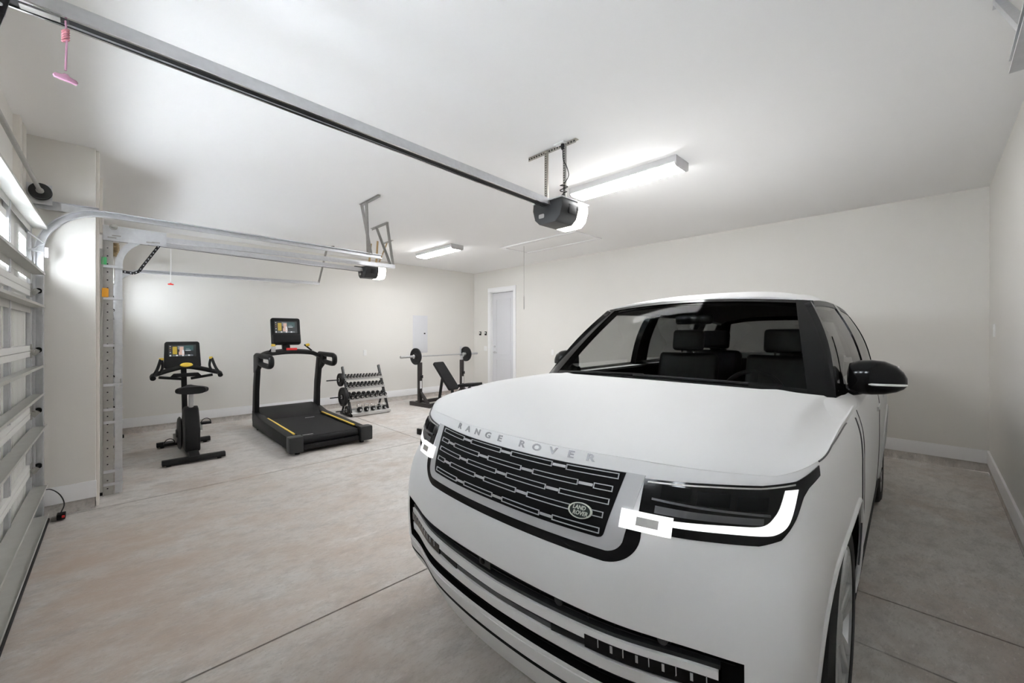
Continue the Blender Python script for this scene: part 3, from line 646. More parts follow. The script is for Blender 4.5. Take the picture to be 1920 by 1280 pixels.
for s_ in (-1, 1):
    c = B(); c.tube(cat_rom([(s_*.34, .16, 1.0), (s_*.30, .20, 1.08), (s_*.265, .24, 1.20)], 5), .017, 8); c.tube(cat_rom([(s_*.27, .25, 1.02), (s_*.245, .27, 1.10), (s_*.255, .25, 1.20)], 5), .015, 8); hn = O('grip_horn', c, m_black, bk, smooth=True)
    c = B(); c.bar((s_*.275, .245, 1.205), (s_*.240, .255, 1.205), .05, .03); O('yellow_button', c, m_yellow, hn, bevel=.006)
    c = B(); c.tube([(s_*.28, .27, .97), (s_*.05, .33, .93)], .018, 8); O('lower_bar', c, m_black, bk, smooth=True)
c = B(); c.lathe([(.055, 0), (.05, .012), (.02, .016)], 20, TR((0, .30, 1.115)) @ RX(math.radians(50)) @ Matrix.Diagonal((1.25, .6, 1, 1))); O('heart_rate_pad', c, m_yellow, bk, smooth=True)
c = B(); c.prism([(-.17, -.03), (.17, -.03), (.13, .02), (-.13, .02)], -.02, .02, TR((0, .34, .985)) @ XZ); O('tray', c, m_black, bk, bevel=.01)

# --- treadmill
tm = E('treadmill', (2.07, 6.62, 0), label='large black treadmill with yellow side stripes in the far bay', cat='treadmill')
for s_ in (-1, 1):
    c = B(); c.prism([(-1.02, .05), (.95, .05), (.98, .30), (.55, .235), (-1.02, .205)], s_*.40 if s_ > 0 else -.51, .51 if s_ > 0 else -.40, YZ); rl = O('side_rail', c, m_black, tm, bevel=.012)
    c = B(); c.box((s_*.46-.012, -.80, .212), (s_*.46+.012, .50, .226), Matrix.Rotation(.011, 4, 'X')); sp = O('yellow_stripe', c, m_yellow, rl)
    sp.location = (-s_*.06, 0, .004)
    c = B(); c.box((s_*.455-.085, -1.10, .035), (s_*.455+.085, -.96, .235)); O('end_cap', c, m_dgrey, tm, bevel=.02)
    c = B(); c.lathe([(.03, 0), (.03, .04)], 12, TR((s_*.42, -1.0, 0))); c.lathe([(.03, 0), (.03, .06)], 12, TR((s_*.44, .85, 0))); O('levelling_foot', c, m_belt, tm)
    c = B(); c.prism([(.86, .12), (1.04, .12), (.98, .70), (.86, 1.16), (.72, 1.16), (.84, .60)], s_*.43 if s_ > 0 else -.50, .50 if s_ > 0 else -.43, YZ); O('upright', c, m_black, tm, bevel=.02)
    # looped handrail: block with a rectangular opening
    Tm = TR((s_*.475, .0, 0)) @ YZ
    outer = [(.86, 1.22), (.30, 1.20), (.17, 1.16), (.155, 1.06), (.22, 1.005), (.52, 1.02), (.72, .93), (.86, 1.0)]
    c = B()
    def strip(pts, w_, x0, x1):
        for p, q in zip(pts[:-1], pts[1:]): c.bar((s_*.475, p[0], p[1]), (s_*.475, q[0], q[1]), w_, x1-x0, (1, 0, 0))
    pth = cat_rom([(0, .82, 1.19), (0, .45, 1.185), (0, .24, 1.175), (0, .19, 1.12), (0, .23, 1.045), (0, .45, 1.05), (0, .58, 1.07), (0, .62, 1.12), (0, .60, 1.18)], 5)
    c.tube([(s_*(.475 - .05*(0 if p.y > .6 else 1)*(.6-p.y)/.4 if s_ < 0 else .475 + .02*(.6-min(.6, p.y))/.4), p.y, p.z) for p in pth], .040, 10)
    O('handrail', c, m_black, tm, smooth=True)
    c = B(); c.prism([(.56, 1.20), (.90, 1.20), (.90, .90), (.80, .92), (.66, 1.0), (.57, 1.06)], -.035, .035, TR((s_*.475, 0, 0)) @ YZ); O('rail_gusset', c, m_black, tm, bevel=.02)
c = B(); c.box((-.395, -1.0, .12), (.395, .62, .185)); O('deck', c, m_black, tm, bevel=.006)
c = B(); c.box((-.36, -.98, .182), (.36, .62, .197)); c.lathe([(.045, -.36), (.045, .36)], 20, AX((1, 0, 0), (0, -.99, .150))); O('running_belt', c, m_belt, tm, smooth=True)
c = B(); c.prism([(.50, .19), (.62, .235), (.92, .335), (1.05, .335), (1.10, .28), (1.10, .05), (.50, .05)], -.44, .44, YZ); O('motor_hood', c, m_black, tm, bevel=.03)
c = B(); c.box((-.36, -1.06, .05), (.36, -1.0, .11)); O('rear_guard', c, m_black, tm, bevel=.006)
c = B(); pa = cat_rom([(-.48, .78, 1.13), (-.36, .78, 1.20), (-.2, .80, 1.225), (0, .80, 1.235), (.2, .80, 1.225), (.36, .78, 1.20), (.48, .78, 1.13)], 6)
vs = []; fs = []; n = 4
for p in pa:
    for dy, dz in ((-.09, .028), (.09, .05), (.09, -.03), (-.09, -.035)): vs.append((p.x, p.y+dy, p.z+dz))
for i in range(len(pa)-1):
    for k in range(4): fs.append((i*4+k, i*4+(k+1) % 4, (i+1)*4+(k+1) % 4, (i+1)*4+k))
fs += [(3, 2, 1, 0), tuple((len(pa)-1)*4+k for k in range(4))]
O('crossbar', B().add(vs, fs), m_black, tm, bevel=.012)
c = B(); c.box((-.08, .70, 1.262), (.08, .74, 1.30)); O('stop_panel', c, m_red, tm, bevel=.008)
c = B(); c.box((-.30, .69, 1.24), (-.24, .73, 1.33)); O('cup_holder', c, m_silver, tm, bevel=.008)
for s_ in (-1, 1):
    c = B(); c.tube([(s_*.32, .74, 1.25), (s_*.22, .80, 1.35)], .013, 8); kb = O('speed_lever', c, m_black, tm, smooth=True)
    c = B(); c.lathe([(.012, -.03), (.024, -.02), (.024, .02), (.012, .03)], 12, AX((s_, -.3, .2), (s_*.26, .755, 1.345))); O('yellow_knob', c, m_yellow, kb, smooth=True)
T = TR((-.04, .90, 1.57)) @ RZ(math.radians(0)) @ RX(math.radians(-10))
c = B(); c.prism(rrect(.44, .45, .035), -.028, .028, T @ Matrix(((1,0,0,0),(0,0,-1,0),(0,1,0,0),(0,0,0,1)))); cs = O('console', c, m_black, tm, bevel=.012)
screen(cs, .34, .20, T @ TR((0, -.029, .07)))
c = B(); c.box((-.21, -.07, -.20), (.21, -.02, -.06), T); O('console_ledge', c, m_black, tm, bevel=.015)
c = B(); c.bar((-.04, .86, 1.22), (-.04, .93, 1.45), .12, .05, (0, 1, 0)); O('console_neck', c, m_black, tm, bevel=.012)
c = B(); c.box((-.33, -.92, .2065), (-.20, -.90, .2085)); c.box((.08, .30, .1975), (.22, .32, .1985)); O('belt_lettering', c, m_silver, tm)

# --- dumbbell rack
rk = E('dumbbell_rack', (3.47, 7.66, 0), label='black framed dumbbell rack with four light grey shelves', cat='rack')
ypos = lambda z: -.23 + .43*z/.88
for s_ in (-1, 1):
    x = s_*.365
    c = B(); c.bar((x, ypos(0), .0), (x, ypos(.90), .90), .035, .05, (0, 1, 0)); O('upright', c, m_blackmet, rk, bevel=.003)
    c = B(); c.box((x-.022, -.24, 0), (x+.022, .26, .04)); c.bar((x, .22, .02), (x, ypos(.45), .45), .03, .03, (0, 1, 0)); O('foot', c, m_blackmet, rk, bevel=.003)
shelfz = [(.695, .10), (.53, .12), (.325, .15), (.075, .17)]
m_shelf = M('shelf_grey', (.62, .62, .61), .4, .2)
for z, d in shelfz:
    y = ypos(z); c = B(); T = TR((0, y-.02, z)) @ RX(math.radians(14))
    c.box((-.375, -d*.55, -.004), (.375, d*.75, 0), T); c.box((-.375, -d*.55, -.035), (.375, -d*.55+.004, .012), T); c.box((-.375, d*.75-.004, 0), (.375, d*.75, .03), T)
    O('shelf', c, m_shelf, rk)
for z, l in ((.665, .33), (.36, .32), (.12, .26)):
    y = ypos(z); c = B(); c.tube([(-.36, y+.02, z), (-.36-l, y+.02, z)], .011, 10); O('plate_peg', c, m_blackmet, rk, smooth=True)
def weight_plate(name, loc, R, t, d, label, group=None, parent=None, m=None):
    r = E(name, loc, label=label, cat='weight' if label else None, group=group, parent=parent) if parent is None else None
    T = AX(d) if parent is None else AX(d, loc)
    c = B(); c.lathe([(.026, -t*.5), (R*.32, -t*.5), (R*.36, -t*.25), (R*.78, -t*.25), (R*.82, -t*.5), (R*.97, -t*.5), (R, -t*.35), (R, t*.35), (R*.97, t*.5), (R*.82, t*.5), (R*.78, t*.25), (R*.36, t*.25), (R*.32, t*.5), (.026, t*.5)], 32, T, cap=False)
    vs_n = len(c.v)
    o = O('disc' if parent is None else name, c, m or m_iron, r if parent is None else parent, smooth=True)
    c = B(); c.lathe([(.012, -t*.56), (.034, -t*.56), (.034, t*.56), (.012, t*.56)], 16, T, cap=False); O('hub_ring', c, m_silver, r if parent is None else o, smooth=True)
    return r
weight_plate('weight_plate', (3.47-.36-.075, 7.66+ypos(.665)+.02, .665), .125, .05, (1, 0, 0), 'medium black weight plate on the top left peg of the rack', 'weight plates on the rack')
weight_plate('weight_plate', (3.47-.36-.085, 7.66+ypos(.36)+.02, .36), .175, .055, (1, 0, 0), 'largest black weight plate on the middle left peg of the rack', 'weight plates on the rack')
weight_plate('weight_plate', (3.47-.36-.06, 7.66+ypos(.12)+.02, .12), .085, .03, (1, 0, 0), 'smallest black weight plate on the bottom left peg of the rack', 'weight plates on the rack')
def dumbbell_proto(R, L):
    r = E('dumbbell', (0, 0, 0), cat='dumbbell')
    for s_ in (-1, 1):
        c = B(); c.lathe([(R*.8, 0), (R, R*.25), (R, R*1.05), (R*.8, R*1.3)], 6, AX((0, s_, 0), (0, s_*L*.5, 0))); hd = O('head', c, m_iron, r, bevel=.003, seg=1)
        c = B(); c.lathe([(R*.42, 0), (R*.42, .002)], 12, AX((0, s_, 0), (0, s_*(L*.5+R*1.3), 0))); O('head_cap', c, m_galv_d, hd)
    c = B(); c.tube([(0, -L*.5, 0), (0, 0, 0), (0, L*.5, 0)], [.011, .014, .011], 8); O('grip', c, m_chrome, r, smooth=True)
    return r
ORD = ['first', 'second', 'third', 'fourth', 'fifth', 'sixth', 'seventh', 'eighth', 'ninth', 'tenth', 'eleventh', 'twelfth', 'thirteenth']
for row, (n, R0, R1, nm, L) in enumerate(((12, .026, .020, 'top shelf', .07), (10, .034, .028, 'second shelf', .08), (8, .046, .036, 'third shelf', .09))):
    z, d = shelfz[row]; y = 7.66 + ypos(z) - .02
    pr = dumbbell_proto((R0+R1)/2, L)
    x0, x1 = -.33, .33
    for k in range(n):
        f = k/(n-1); R = R0+(R1-R0)*f; o = pr if k == 0 else copy_tree(pr)
        sc2 = R/((R0+R1)/2); o.scale = (sc2,)*3
        o.location = (3.47 + x0+(x1-x0)*f, y - .005, z + R*1.0 + .006); o.rotation_euler = (math.radians(14), 0, 0)
        o['label'] = 'black hex dumbbell, %s from the left on the %s of the rack' % (ORD[k], nm); o['group'] = 'dumbbells on the ' + nm
def kettlebell(x, R, label):
    z = shelfz[3][0]; r = E('kettlebell', (3.47+x, 7.66+ypos(z)-.03, z+.004), label=label, cat='kettlebell', group='kettlebells on the bottom shelf')
    c = B(); c.lathe([(R*.6, 0), (R*.85, R*.25), (R, R*.8), (R*.9, R*1.3), (R*.5, R*1.7), (R*.2, R*1.75)], 20); O('bell', c, m_iron, r, smooth=True)
    c = B(); c.tube(cat_rom([(-R*.62, 0, R*1.4), (-R*.85, 0, R*2.1), (-R*.6, 0, R*2.65), (R*.6, 0, R*2.65), (R*.85, 0, R*2.1), (R*.62, 0, R*1.4)], 5), R*.17, 8); O('handle', c, m_chrome, r, smooth=True)
    c = B(); c.lathe([(R*.35, 0), (R*.35, .003)], 14, AX((0, -1, .05), (0, -R*.985, R*.75))); O('weight_mark', c, m_silver, r)
for x, R, t in ((-.21, .052, 'leftmost and largest'), (-.08, .049, 'second from the left'), (.05, .046, 'in the middle'), (.17, .042, 'second from the right'), (.28, .040, 'rightmost and smallest')):
    kettlebell(x, R, 'black kettlebell with pale handle, %s on the bottom shelf of the rack' % t)

# --- squat stand with barbell
ang = math.atan2(.15, 1.22)
sq = E('squat_stand', (5.22, 7.62, 0), ang, label='black squat stand with two square uprights in the far corner', cat='rack')
m_stand = M('stand_black', (.035, .03, .03), .4, .2, var=.2)
for s_ in (-1, 1):
    x = s_*.615
    c = B(); c.box((x-.04, -.035, .06), (x+.04, .035, .93)); up_ = O('upright', c, m_stand, sq, bevel=.006)
    c = B(); c.box((x-.04, -.36, .0), (x+.04, .30, .085)); O('foot', c, m_stand, sq, bevel=.006)
    c = B(); c.bar((x, -.03, .30), (x, -.28, .07), .05, .05, (1, 0, 0)); c.bar((x, .0, .28), (x-s_*.22, .0, .06), .045, .045, (0, 1, 0)); O('gusset', c, m_stand, sq, bevel=.004)
    c = B(); c.box((x-.022, -.022, .92), (x+.022, .022, 1.02)); c.box((x-.022, -.05, 1.0), (x+.022, .04, 1.03)); c.box((x-.022, -.056, 1.02), (x+.022, -.040, 1.10)); c.box((x-.022, .03, 1.02), (x+.022, .044, 1.24 if s_ > 0 else 1.12)); O('bar_holder', c, m_galv, sq, bevel=.004)
    c = B(); c.box((x+.04-.08*(s_ > 0)*0, -.03, .62), (x+.065, .03, .66)); c.box((x-.02, -.075, .60), (x+.03, -.035, .66)); O('safety_catch', c, m_blackmet, sq, bevel=.004)
    c = B(); c.box((x-.025, -.0365, .38), (x+.025, -.0345, .54)); O('white_sticker', c, m_white, sq)
c = B(); c.box((-.60, .10, .03), (.60, .17, .10)); O('cross_tube', c, m_stand, sq, bevel=.005)
bb = E('barbell', (5.24, 7.63, 1.06), ang, label='steel barbell with a black plate at each end on the squat stand', cat='barbell')
c = B(); c.tube([(-.66, 0, 0), (.66, 0, 0)], .014, 12); O('bar', c, m_silver, bb, smooth=True)
for s_ in (-1, 1):
    c = B(); c.lathe([(.036, 0), (.036, .03), (.025, .031), (.025, .46)], 16, AX((s_, 0, 0), (s_*.66, 0, 0))); O('sleeve', c, m_silver, bb, smooth=True)
    weight_plate('plate', (s_*.735, 0, 0), .175, .04, (1, 0, 0), None, parent=bb)
    c = B(); c.lathe([(.045, 0), (.045, .03)], 16, AX((s_, 0, 0), (s_*.76, 0, 0))); O('collar', c, m_chrome, bb, smooth=True)
# --- weight bench
bn = E('weight_bench', (5.05, 6.95, 0), math.radians(10), label='black adjustable weight bench with raised backrest beside the squat stand', cat='bench')
c = B(); c.prism(rrect(.29, .72, .03), -.03, .03, TR((-.02, .20, .65)) @ RX(math.radians(48))); O('backrest', c, m_pad, bn, bevel=.014)
c = B(); c.prism(rrect(.34, .42, .04), -.03, .03, TR((.16, -.32, .48)) @ RX(math.radians(-6))); O('seat', c, m_pad, bn, bevel=.014)
c = B(); c.bar((.0, -.62, .12), (.0, .42, .12), .06, .06); c.bar((.02, -.55, .12), (.1, -.35, .44), .05, .05, (1, 0, 0)); O('frame', c, m_blackmet, bn, bevel=.005)
c = B(); c.bar((-.02, .40, .12), (-.02, .30, .62), .05, .04, (1, 0, 0)); c.bar((-.02, .0, .14), (-.02, .02, .46), .05, .04, (1, 0, 0)); O('back_support', c, m_blackmet, bn, bevel=.004)
c = B(); c.bar((-.28, .42, .04), (.28, .42, .04), .06, .06); c.bar((0, .42, .04), (0, .42, .12), .05, .05, (1, 0, 0)); O('rear_foot', c, m_blackmet, bn, bevel=.005)
c = B(); c.bar((-.60, -.03, .03), (.28, -.62, .03), .05, .05); c.bar((0, -.62, .04), (0, -.60, .12), .05, .05, (1, 0, 0)); O('front_foot', c, m_blackmet, bn, bevel=.005)
c = B(); c.lathe([(.03, 0), (.03, .05)], 14, AX((0, 1, 0), (-.60, -.06, .03))); O('transport_wheel', c, m_galv_d, bn, smooth=True)
ft = E('steel_tube', (3.32, 5.43, 0), math.radians(6), label='short grey square tube with black end cap on the floor behind the car nose', cat='tube')
O('tube', B().box((-.0, -.04, .004), (.55, .04, .084)), m_galv_d, ft, bevel=.004)
O('end_cap', B().box((-.03, -.042, .0), (.0, .042, .088)), m_black, ft, bevel=.005)
# ------------------------------------------------------------------ the car (local x = distance behind the nose, y = towards the car's right, z = up)
CARYAW = .02855
car = E('car', (1.033, 1.160, 0), CARYAW, label='large white luxury SUV with black grille parked facing the near garage door', cat='car')
def lvl(w, nose, c1, c2, sv, rear):
    # nose: u at v=0,.25,.48,.68 ; c1,c2 (v,u); sv: side v at stations 6..12 ; rear: u of rear centre
    us=[nose[0],nose[1],nose[2],nose[3],c1[1],c2[1],.62,.93,1.4,2.3,3.3,3.93,4.5,rear-.13,rear-.02,rear]
    vs=[0,.25,.48,.68,c1[0],c2[0]]+list(sv)+[sv[6]-.07,.5,0]
    return (w,us,vs)
LV=[
lvl(.22,[.085,.095,.135,.205],(.83,.265),(.885,.36),[.895,.92,.92,.92,.92,.92,.90],4.90),
lvl(.30,[.045,.055,.09,.155],(.866,.20),(.920,.30),[.905,.945,.945,.945,.945,.95,.93],4.97),
lvl(.42,[.015,.025,.055,.118],(.878,.175),(.932,.275),[.925,.965,.965,.965,.965,.975,.955],5.02),
lvl(.62,[0.,.008,.036,.095],(.882,.168),(.944,.27),[.946,.983,.98,.98,.98,.99,.97],5.05),
lvl(.80,[.0,.010,.040,.105],(.875,.19),(.950,.31),[.968,.992,.985,.985,.985,.995,.975],5.05),
lvl(.92,[.012,.022,.062,.125],(.86,.24),(.947,.375),[.980,.995,.985,.985,.985,.995,.975],5.03),
lvl(1.00,[.035,.048,.093,.153],(.858,.27),(.944,.39),[.980,.99,.985,.985,.985,.99,.97],5.01),
lvl(1.07,[.060,.075,.125,.185],(.855,.30),(.94,.41),[.978,.985,.98,.98,.98,.985,.965],5.0),
lvl(1.12,[.085,.10,.15,.215],(.85,.325),(.936,.43),[.97,.975,.97,.97,.97,.975,.955],4.99),
lvl(1.17,[.14,.155,.20,.26],(.83,.37),(.92,.48),[.945,.955,.955,.955,.955,.955,.935],4.98),
]
WS = np.array([q[0] for q in LV]); US = np.array([q[1] for q in LV]); VS = np.array([q[2] for q in LV])
def crv(a, t):
    n = len(a); t = min(max(t, 0), n-1.000001); i = int(t); f = t-i; p1 = a[i]; p2 = a[i+1]
    p0 = a[i-1] if i > 0 else 2*p1-p2; p3 = a[i+2] if i+2 < n else 2*p2-p1
    return .5*((2*p1)+(p2-p0)*f+(2*p0-5*p1+4*p2-p3)*f*f+(3*p1-p0-3*p2+p3)*f**3)
_cache = {}
def rowUV(w):
    k = round(w, 6)
    if k in _cache: return _cache[k]
    w = min(max(w, WS[0]), WS[-1]-1e-9); i = min(int(np.searchsorted(WS, w, side='right')-1), len(WS)-2)
    h = WS[i+1]-WS[i]; t = (w-WS[i])/h
    def m(A, q):
        if q == 0: return (A[1]-A[0])/(WS[1]-WS[0])
        if q == len(WS)-1: return (A[-1]-A[-2])/(WS[-1]-WS[-2])
        return (A[q+1]-A[q-1])/(WS[q+1]-WS[q-1])
    out = []
    for A in (US, VS):
        r = (2*t**3-3*t**2+1)*A[i]+(t**3-2*t**2+t)*h*m(A, i)+(-2*t**3+3*t**2)*A[i+1]+(t**3-t**2)*h*m(A, i+1); out.append([float(x) for x in r])
    U, V = out; U = [U[1]]+U+[U[14]]; V = [-V[1]]+V+[-V[14]]
    _cache[k] = (U, V); return U, V
def body(s, w):
    a = abs(s); U, V = rowUV(w); v = crv(V, a+1)
    return Vector((crv(U, a+1), -v if s >= 0 else v, w))        # local: y = -v
def bnorm(s, w):
    e = .02; d1 = body(s+e, w)-body(s-e, w)
    if s > 0 and s-e < 0 or s < 0 and s+e > 0: d1 = Vector((0, -1, 0))
    d2 = body(s, min(w+.006, 1.169))-body(s, min(w+.006, 1.169)-.012); n = d1.cross(d2).normalized()
    if n.x > 0 and abs(s) < 4.5: n = -n
    if abs(s) >= 4.5 and n.y * (-1 if s > 0 else 1) < 0: n = -n
    return n
def SP(s, w, off=0.): return body(s, w) + bnorm(s, w)*off
def s_of_v(v, w):
    lo, hi = 0., 5.8; av = abs(v)
    for _ in range(30):
        m_ = (lo+hi)/2
        if abs(body(m_, w).y) < av: lo = m_
        else: hi = m_
    return math.copysign((lo+hi)/2, v)
def VP(v, w, off=0.): return SP(s_of_v(v, w), w, off)
def shell(fn, nu, nv, o0, o1):
    """closed thin slab between offsets o0 (inner) and o1 (outer) of surface fn(a,b,off)"""
    c = B(); w_ = nu+1; vs = [fn(i/nu, j/nv, o) for o in (o0, o1) for j in range(nv+1) for i in range(nu+1)]; N = w_*(nv+1); fs = []
    for j in range(nv):
        for i in range(nu):
            q = (j*w_+i, j*w_+i+1, (j+1)*w_+i+1, (j+1)*w_+i); fs.append(q[::-1]); fs.append(tuple(x+N for x in q))
    bd = [i for i in range(nu)] + [j*w_+nu for j in range(nv)] + [nv*w_+nu-i for i in range(nu)] + [(nv-j)*w_ for j in range(nv)]
    for p, q in zip(bd, bd[1:]+bd[:1]): fs.append((p, q, q+N, p+N))
    return c.add(vs, fs)
def lerp_tab(tab, x):
    if x <= tab[0][0]: return tab[0][1]
    for (x0, y0), (x1, y1) in zip(tab[:-1], tab[1:]):
        if x <= x1: return y0+(y1-y0)*(x-x0)/(x1-x0)
    return tab[-1][1]
def ktop(s): return lerp_tab([(0, .5), (2, .47), (3, .42), (4, .36), (5, .65), (6, .88), (7, 1.), (20, 1.)], abs(s))
INS = 3.62; IZ0, IZ1 = .432, .640
rows_ = sorted(set([round(x, 4) for x in list(np.linspace(.22, 1.07, 44)) + [IZ0-.003, IZ0, IZ1, IZ1+.003] + list(np.linspace(1.08, 1.17, 8))]))
rows_ = [r for r in rows_ if not (IZ0-.02 < r < IZ0-.0035 or IZ1+.0035 < r < IZ1+.015)]
cols_ = sorted(set([round(x, 4) for x in list(np.arange(0, 6.01, .15)) + [INS, INS+.02] + list(np.arange(6.25, 15.01, .25))]))
nc = len(cols_); nr = len(rows_)
def rowpt(s, r):
    if r <= 1.07: 
        p = body(s, r)
        if IZ0 <= r <= IZ1 and abs(s) <= INS: p = p + Vector((.06, 0, 0))
        return p
    return body(s, 1.07+(r-1.07)*ktop(s))
def closept(s):
    p = rowpt(s, 1.17); hh = min(max((abs(s)-6.6)/1.2, 0), 1)
    return Vector((2.6+(p.x-2.6)*.972, p.y*.935, p.z-.012*(1-hh)+.046*hh))
ring = [(+1, i) for i in range(nc)] + [(-1, i) for i in range(nc-2, 0, -1)]; nrg = len(ring)
vs = []; fs = []; mi = []
for r in rows_:
    for sg, i in ring: vs.append(rowpt(sg*cols_[i] if cols_[i] else 0., r) if sg > 0 or True else None)
for sg, i in ring: vs.append(closept(sg*cols_[i]))
nrow = nr+1
for j in range(nrow-1):
    for k in range(nrg):
        k2 = (k+1) % nrg; fs.append((j*nrg+k, j*nrg+k2, (j+1)*nrg+k2, (j+1)*nrg+k))
        blk = j+1 < nr and rows_[j] >= IZ0-.0035 and rows_[j+1] <= IZ1+.0035 and max(cols_[ring[k][1]], cols_[ring[k2][1]]) <= INS+.021
        mi.append(1 if blk else 0)
for base, flip in ((0, False), ((nrow-1)*nrg, True)):
    for i in range(nc-1):
        a, b_ = i, i+1; a2, b2 = (nrg-a) % nrg, (nrg-b_) % nrg
        q = []
        for x in (a, b_, b2, a2):
            if base+x not in q: q.append(base+x)
        fs.append(tuple(q) if flip else tuple(q[::-1])); mi.append(0)
bb_ = B(); bb_.v = [tuple(v) for v in vs]; bb_.f = fs; bb_.mi = mi
body_o = O('body', bb_, [m_paint, m_bmesh], car)
# cut the wheel arches and the cabin out of the closed body
UA, UB, WR = .93, 3.93, .395
def cutter(b, m):
    o = O('cutter', b, m); o.parent = car; return o
cuts = []
for u in (UA, UB):
    for s_ in (-1, 1):
        c = B(); c.lathe([(.465, -.22), (.465, .25)], 48, AX((0, s_, 0), (u, s_*.86, WR+.02))); cuts.append(cutter(c, m_bmesh))
c = B(); c.box((1.66, -.80, .42), (4.78, .80, 1.6)); cuts.append(cutter(c, m_cabin))
for q in cuts:
    md = body_o.modifiers.new('cut', 'BOOLEAN'); md.operation = 'DIFFERENCE'; md.object = q; md.solver = 'EXACT'
    try: md.material_mode = 'TRANSFER'
    except Exception: pass
bpy.context.view_layer.update()
dg = bpy.context.evaluated_depsgraph_get()
me = bpy.data.meshes.new_from_object(body_o.evaluated_get(dg))
body_o.modifiers.clear(); body_o.data = me; me.name = 'body'
for q in cuts: bpy.data.objects.remove(q, do_unlink=True)
me.polygons.foreach_set('use_smooth', [True]*len(me.polygons)); me.set_sharp_from_angle(angle=math.radians(40))

# hood (clamshell) over the front
def cowl_u(v): return 1.25 + .17*(v/.864)**2 + .012
hcols = sorted(set([round(x, 4) for x in list(np.arange(-7.2, 7.21, .15))]))
def hoodpt(s, t, off=0.):
    p = rowpt(s, 1.17); v = abs(p.y); uc = cowl_u(v); u = p.x+(uc-p.x)*t; d = u-p.x
    Ec = lerp_tab([(0, 0), (.05, .016), (.1, .027), (.2, .046), (.3, .061), (.4, .074), (.6, .097), (.8, .113), (1.0, .124), (1.2, .131)], d)
    Ee = lerp_tab([(0, 0), (.02, .011), (.04, .019), (.08, .031), (.13, .043), (.2, .060), (.3, .080), (.4, .093), (.5, .102), (.8, .112), (1.2, .116)], d)
    f = min(1, (v/.85)**2); Hh = Ec*(1-f)+Ee*f
    q = 1 if v < .84 else max(.25, 1-(v-.84)/.115*.75)
    ridge = .006*math.exp(-((v-.66)/.05)**2)*min(1, d/.3)
    return Vector((u, p.y, p.z + Hh*q + ridge + .0015 + off))
ts = [0, .01, .02, .035, .05, .07, .09, .12, .15, .19, .23, .28, .34, .4, .47, .54, .62, .7, .78, .86, .93, 1.]
c = B(); nh = len(hcols); N = nh*len(ts)
vs = [hoodpt(s, t) for t in ts for s in hcols] + [hoodpt(s, t, -.015)+Vector((.006 if t == 0 else 0, 0, 0)) for t in ts for s in hcols]; fs = []
for j in range(len(ts)-1):
    for i in range(nh-1):
        q = (j*nh+i, j*nh+i+1, (j+1)*nh+i+1, (j+1)*nh+i); fs.append(q); fs.append(tuple(x+N for x in q[::-1]))
bd = list(range(nh)) + [j*nh+nh-1 for j in range(1, len(ts))] + [(len(ts)-1)*nh+i for i in range(nh-2, -1, -1)] + [j*nh for j in range(len(ts)-2, 0, -1)]
for p, q in zip(bd, bd[1:]+bd[:1]): fs.append((p, q, q+N, p+N))
c.add(vs, fs); O('hood', c, m_paint, car, smooth=True)
def hood_at(v, u):
    """height of the hood at v,u"""
    s = s_of_v(v, 1.1); 
    for _ in range(6):
        p = rowpt(s, 1.17); s += (abs(v)-abs(p.y))*4*(1 if v >= 0 else -1)
    p = rowpt(s, 1.17); uc = cowl_u(abs(v)); return hoodpt(s, (u-p.x)/(uc-p.x))

# ---- greenhouse
HB = .864; HT = .695
def wbase(g): return Vector((1.25+.17*g*g, -g*HB, 1.252-.034*g*g))
def wtop(g): return Vector((1.93+.105*g*g, -g*HT, 1.765-.035*g*g))
def ws(a, b_, off=0.):
    g = 2*a-1; p = wbase(g).lerp(wtop(g), b_); bul = .03*(1-g*g)*math.sin(math.pi*b_)+.012*math.sin(math.pi*b_)
    return p + Vector((-.64, 0, .77))*(bul+off)
O('windshield', shell(lambda a, b_, o: ws(.035+.93*a, b_, o), 24, 14, -.004, .0), m_glass, car, smooth=True)
for s_ in (0, 1):
    f0, f1 = (-.012, .05) if s_ == 0 else (.95, 1.012)
    O('a_pillar', shell(lambda a, b_, o: ws(f0+(f1-f0)*a, b_*1.0, o), 3, 14, -.05, .004), m_gloss, car, smooth=True)
O('header_trim', shell(lambda a, b_, o: ws(.02+.96*a, .955+.045*b_, o), 24, 2, -.012, .003), m_gloss, car, smooth=True)
O('cowl', shell(lambda a, b_, o: ws(.02+.96*a, -.02+.06*b_, o), 24, 2, -.02, .003), m_gloss, car, smooth=True)
# wipers
for g0, g1, h_ in ((-.1, .62, .06), (-.72, -.02, .06)):
    c = B(); P = []
    for k in range(13):
        t = k/12; g = g0+(g1-g0)*t; P.append(ws((1+(-g))/2 if False else (g+1)/2,   .018+.012*t, .008))
    c.tube(P, .007, 6); O('wiper', c, m_black, car, smooth=True)
CANT = [(1.99, .700, 1.722), (2.2, .712, 1.738), (2.6, .722, 1.748), (3.2, .722, 1.746), (3.9, .705, 1.735), (4.5, .672, 1.705), (4.74, .64, 1.675)]
BELT = [(1.42, .880, 1.212), (1.8, .900, 1.216), (2.5, .912, 1.222), (3.3, .910, 1.230), (4.0, .89, 1.240), (4.6, .85, 1.250), (4.93, .80, 1.255)]
def curve3(tab, t):
    A = [list(x) for x in zip(*tab)]; n = len(tab)-1
    return Vector([crv(a, t*n) for a in A])
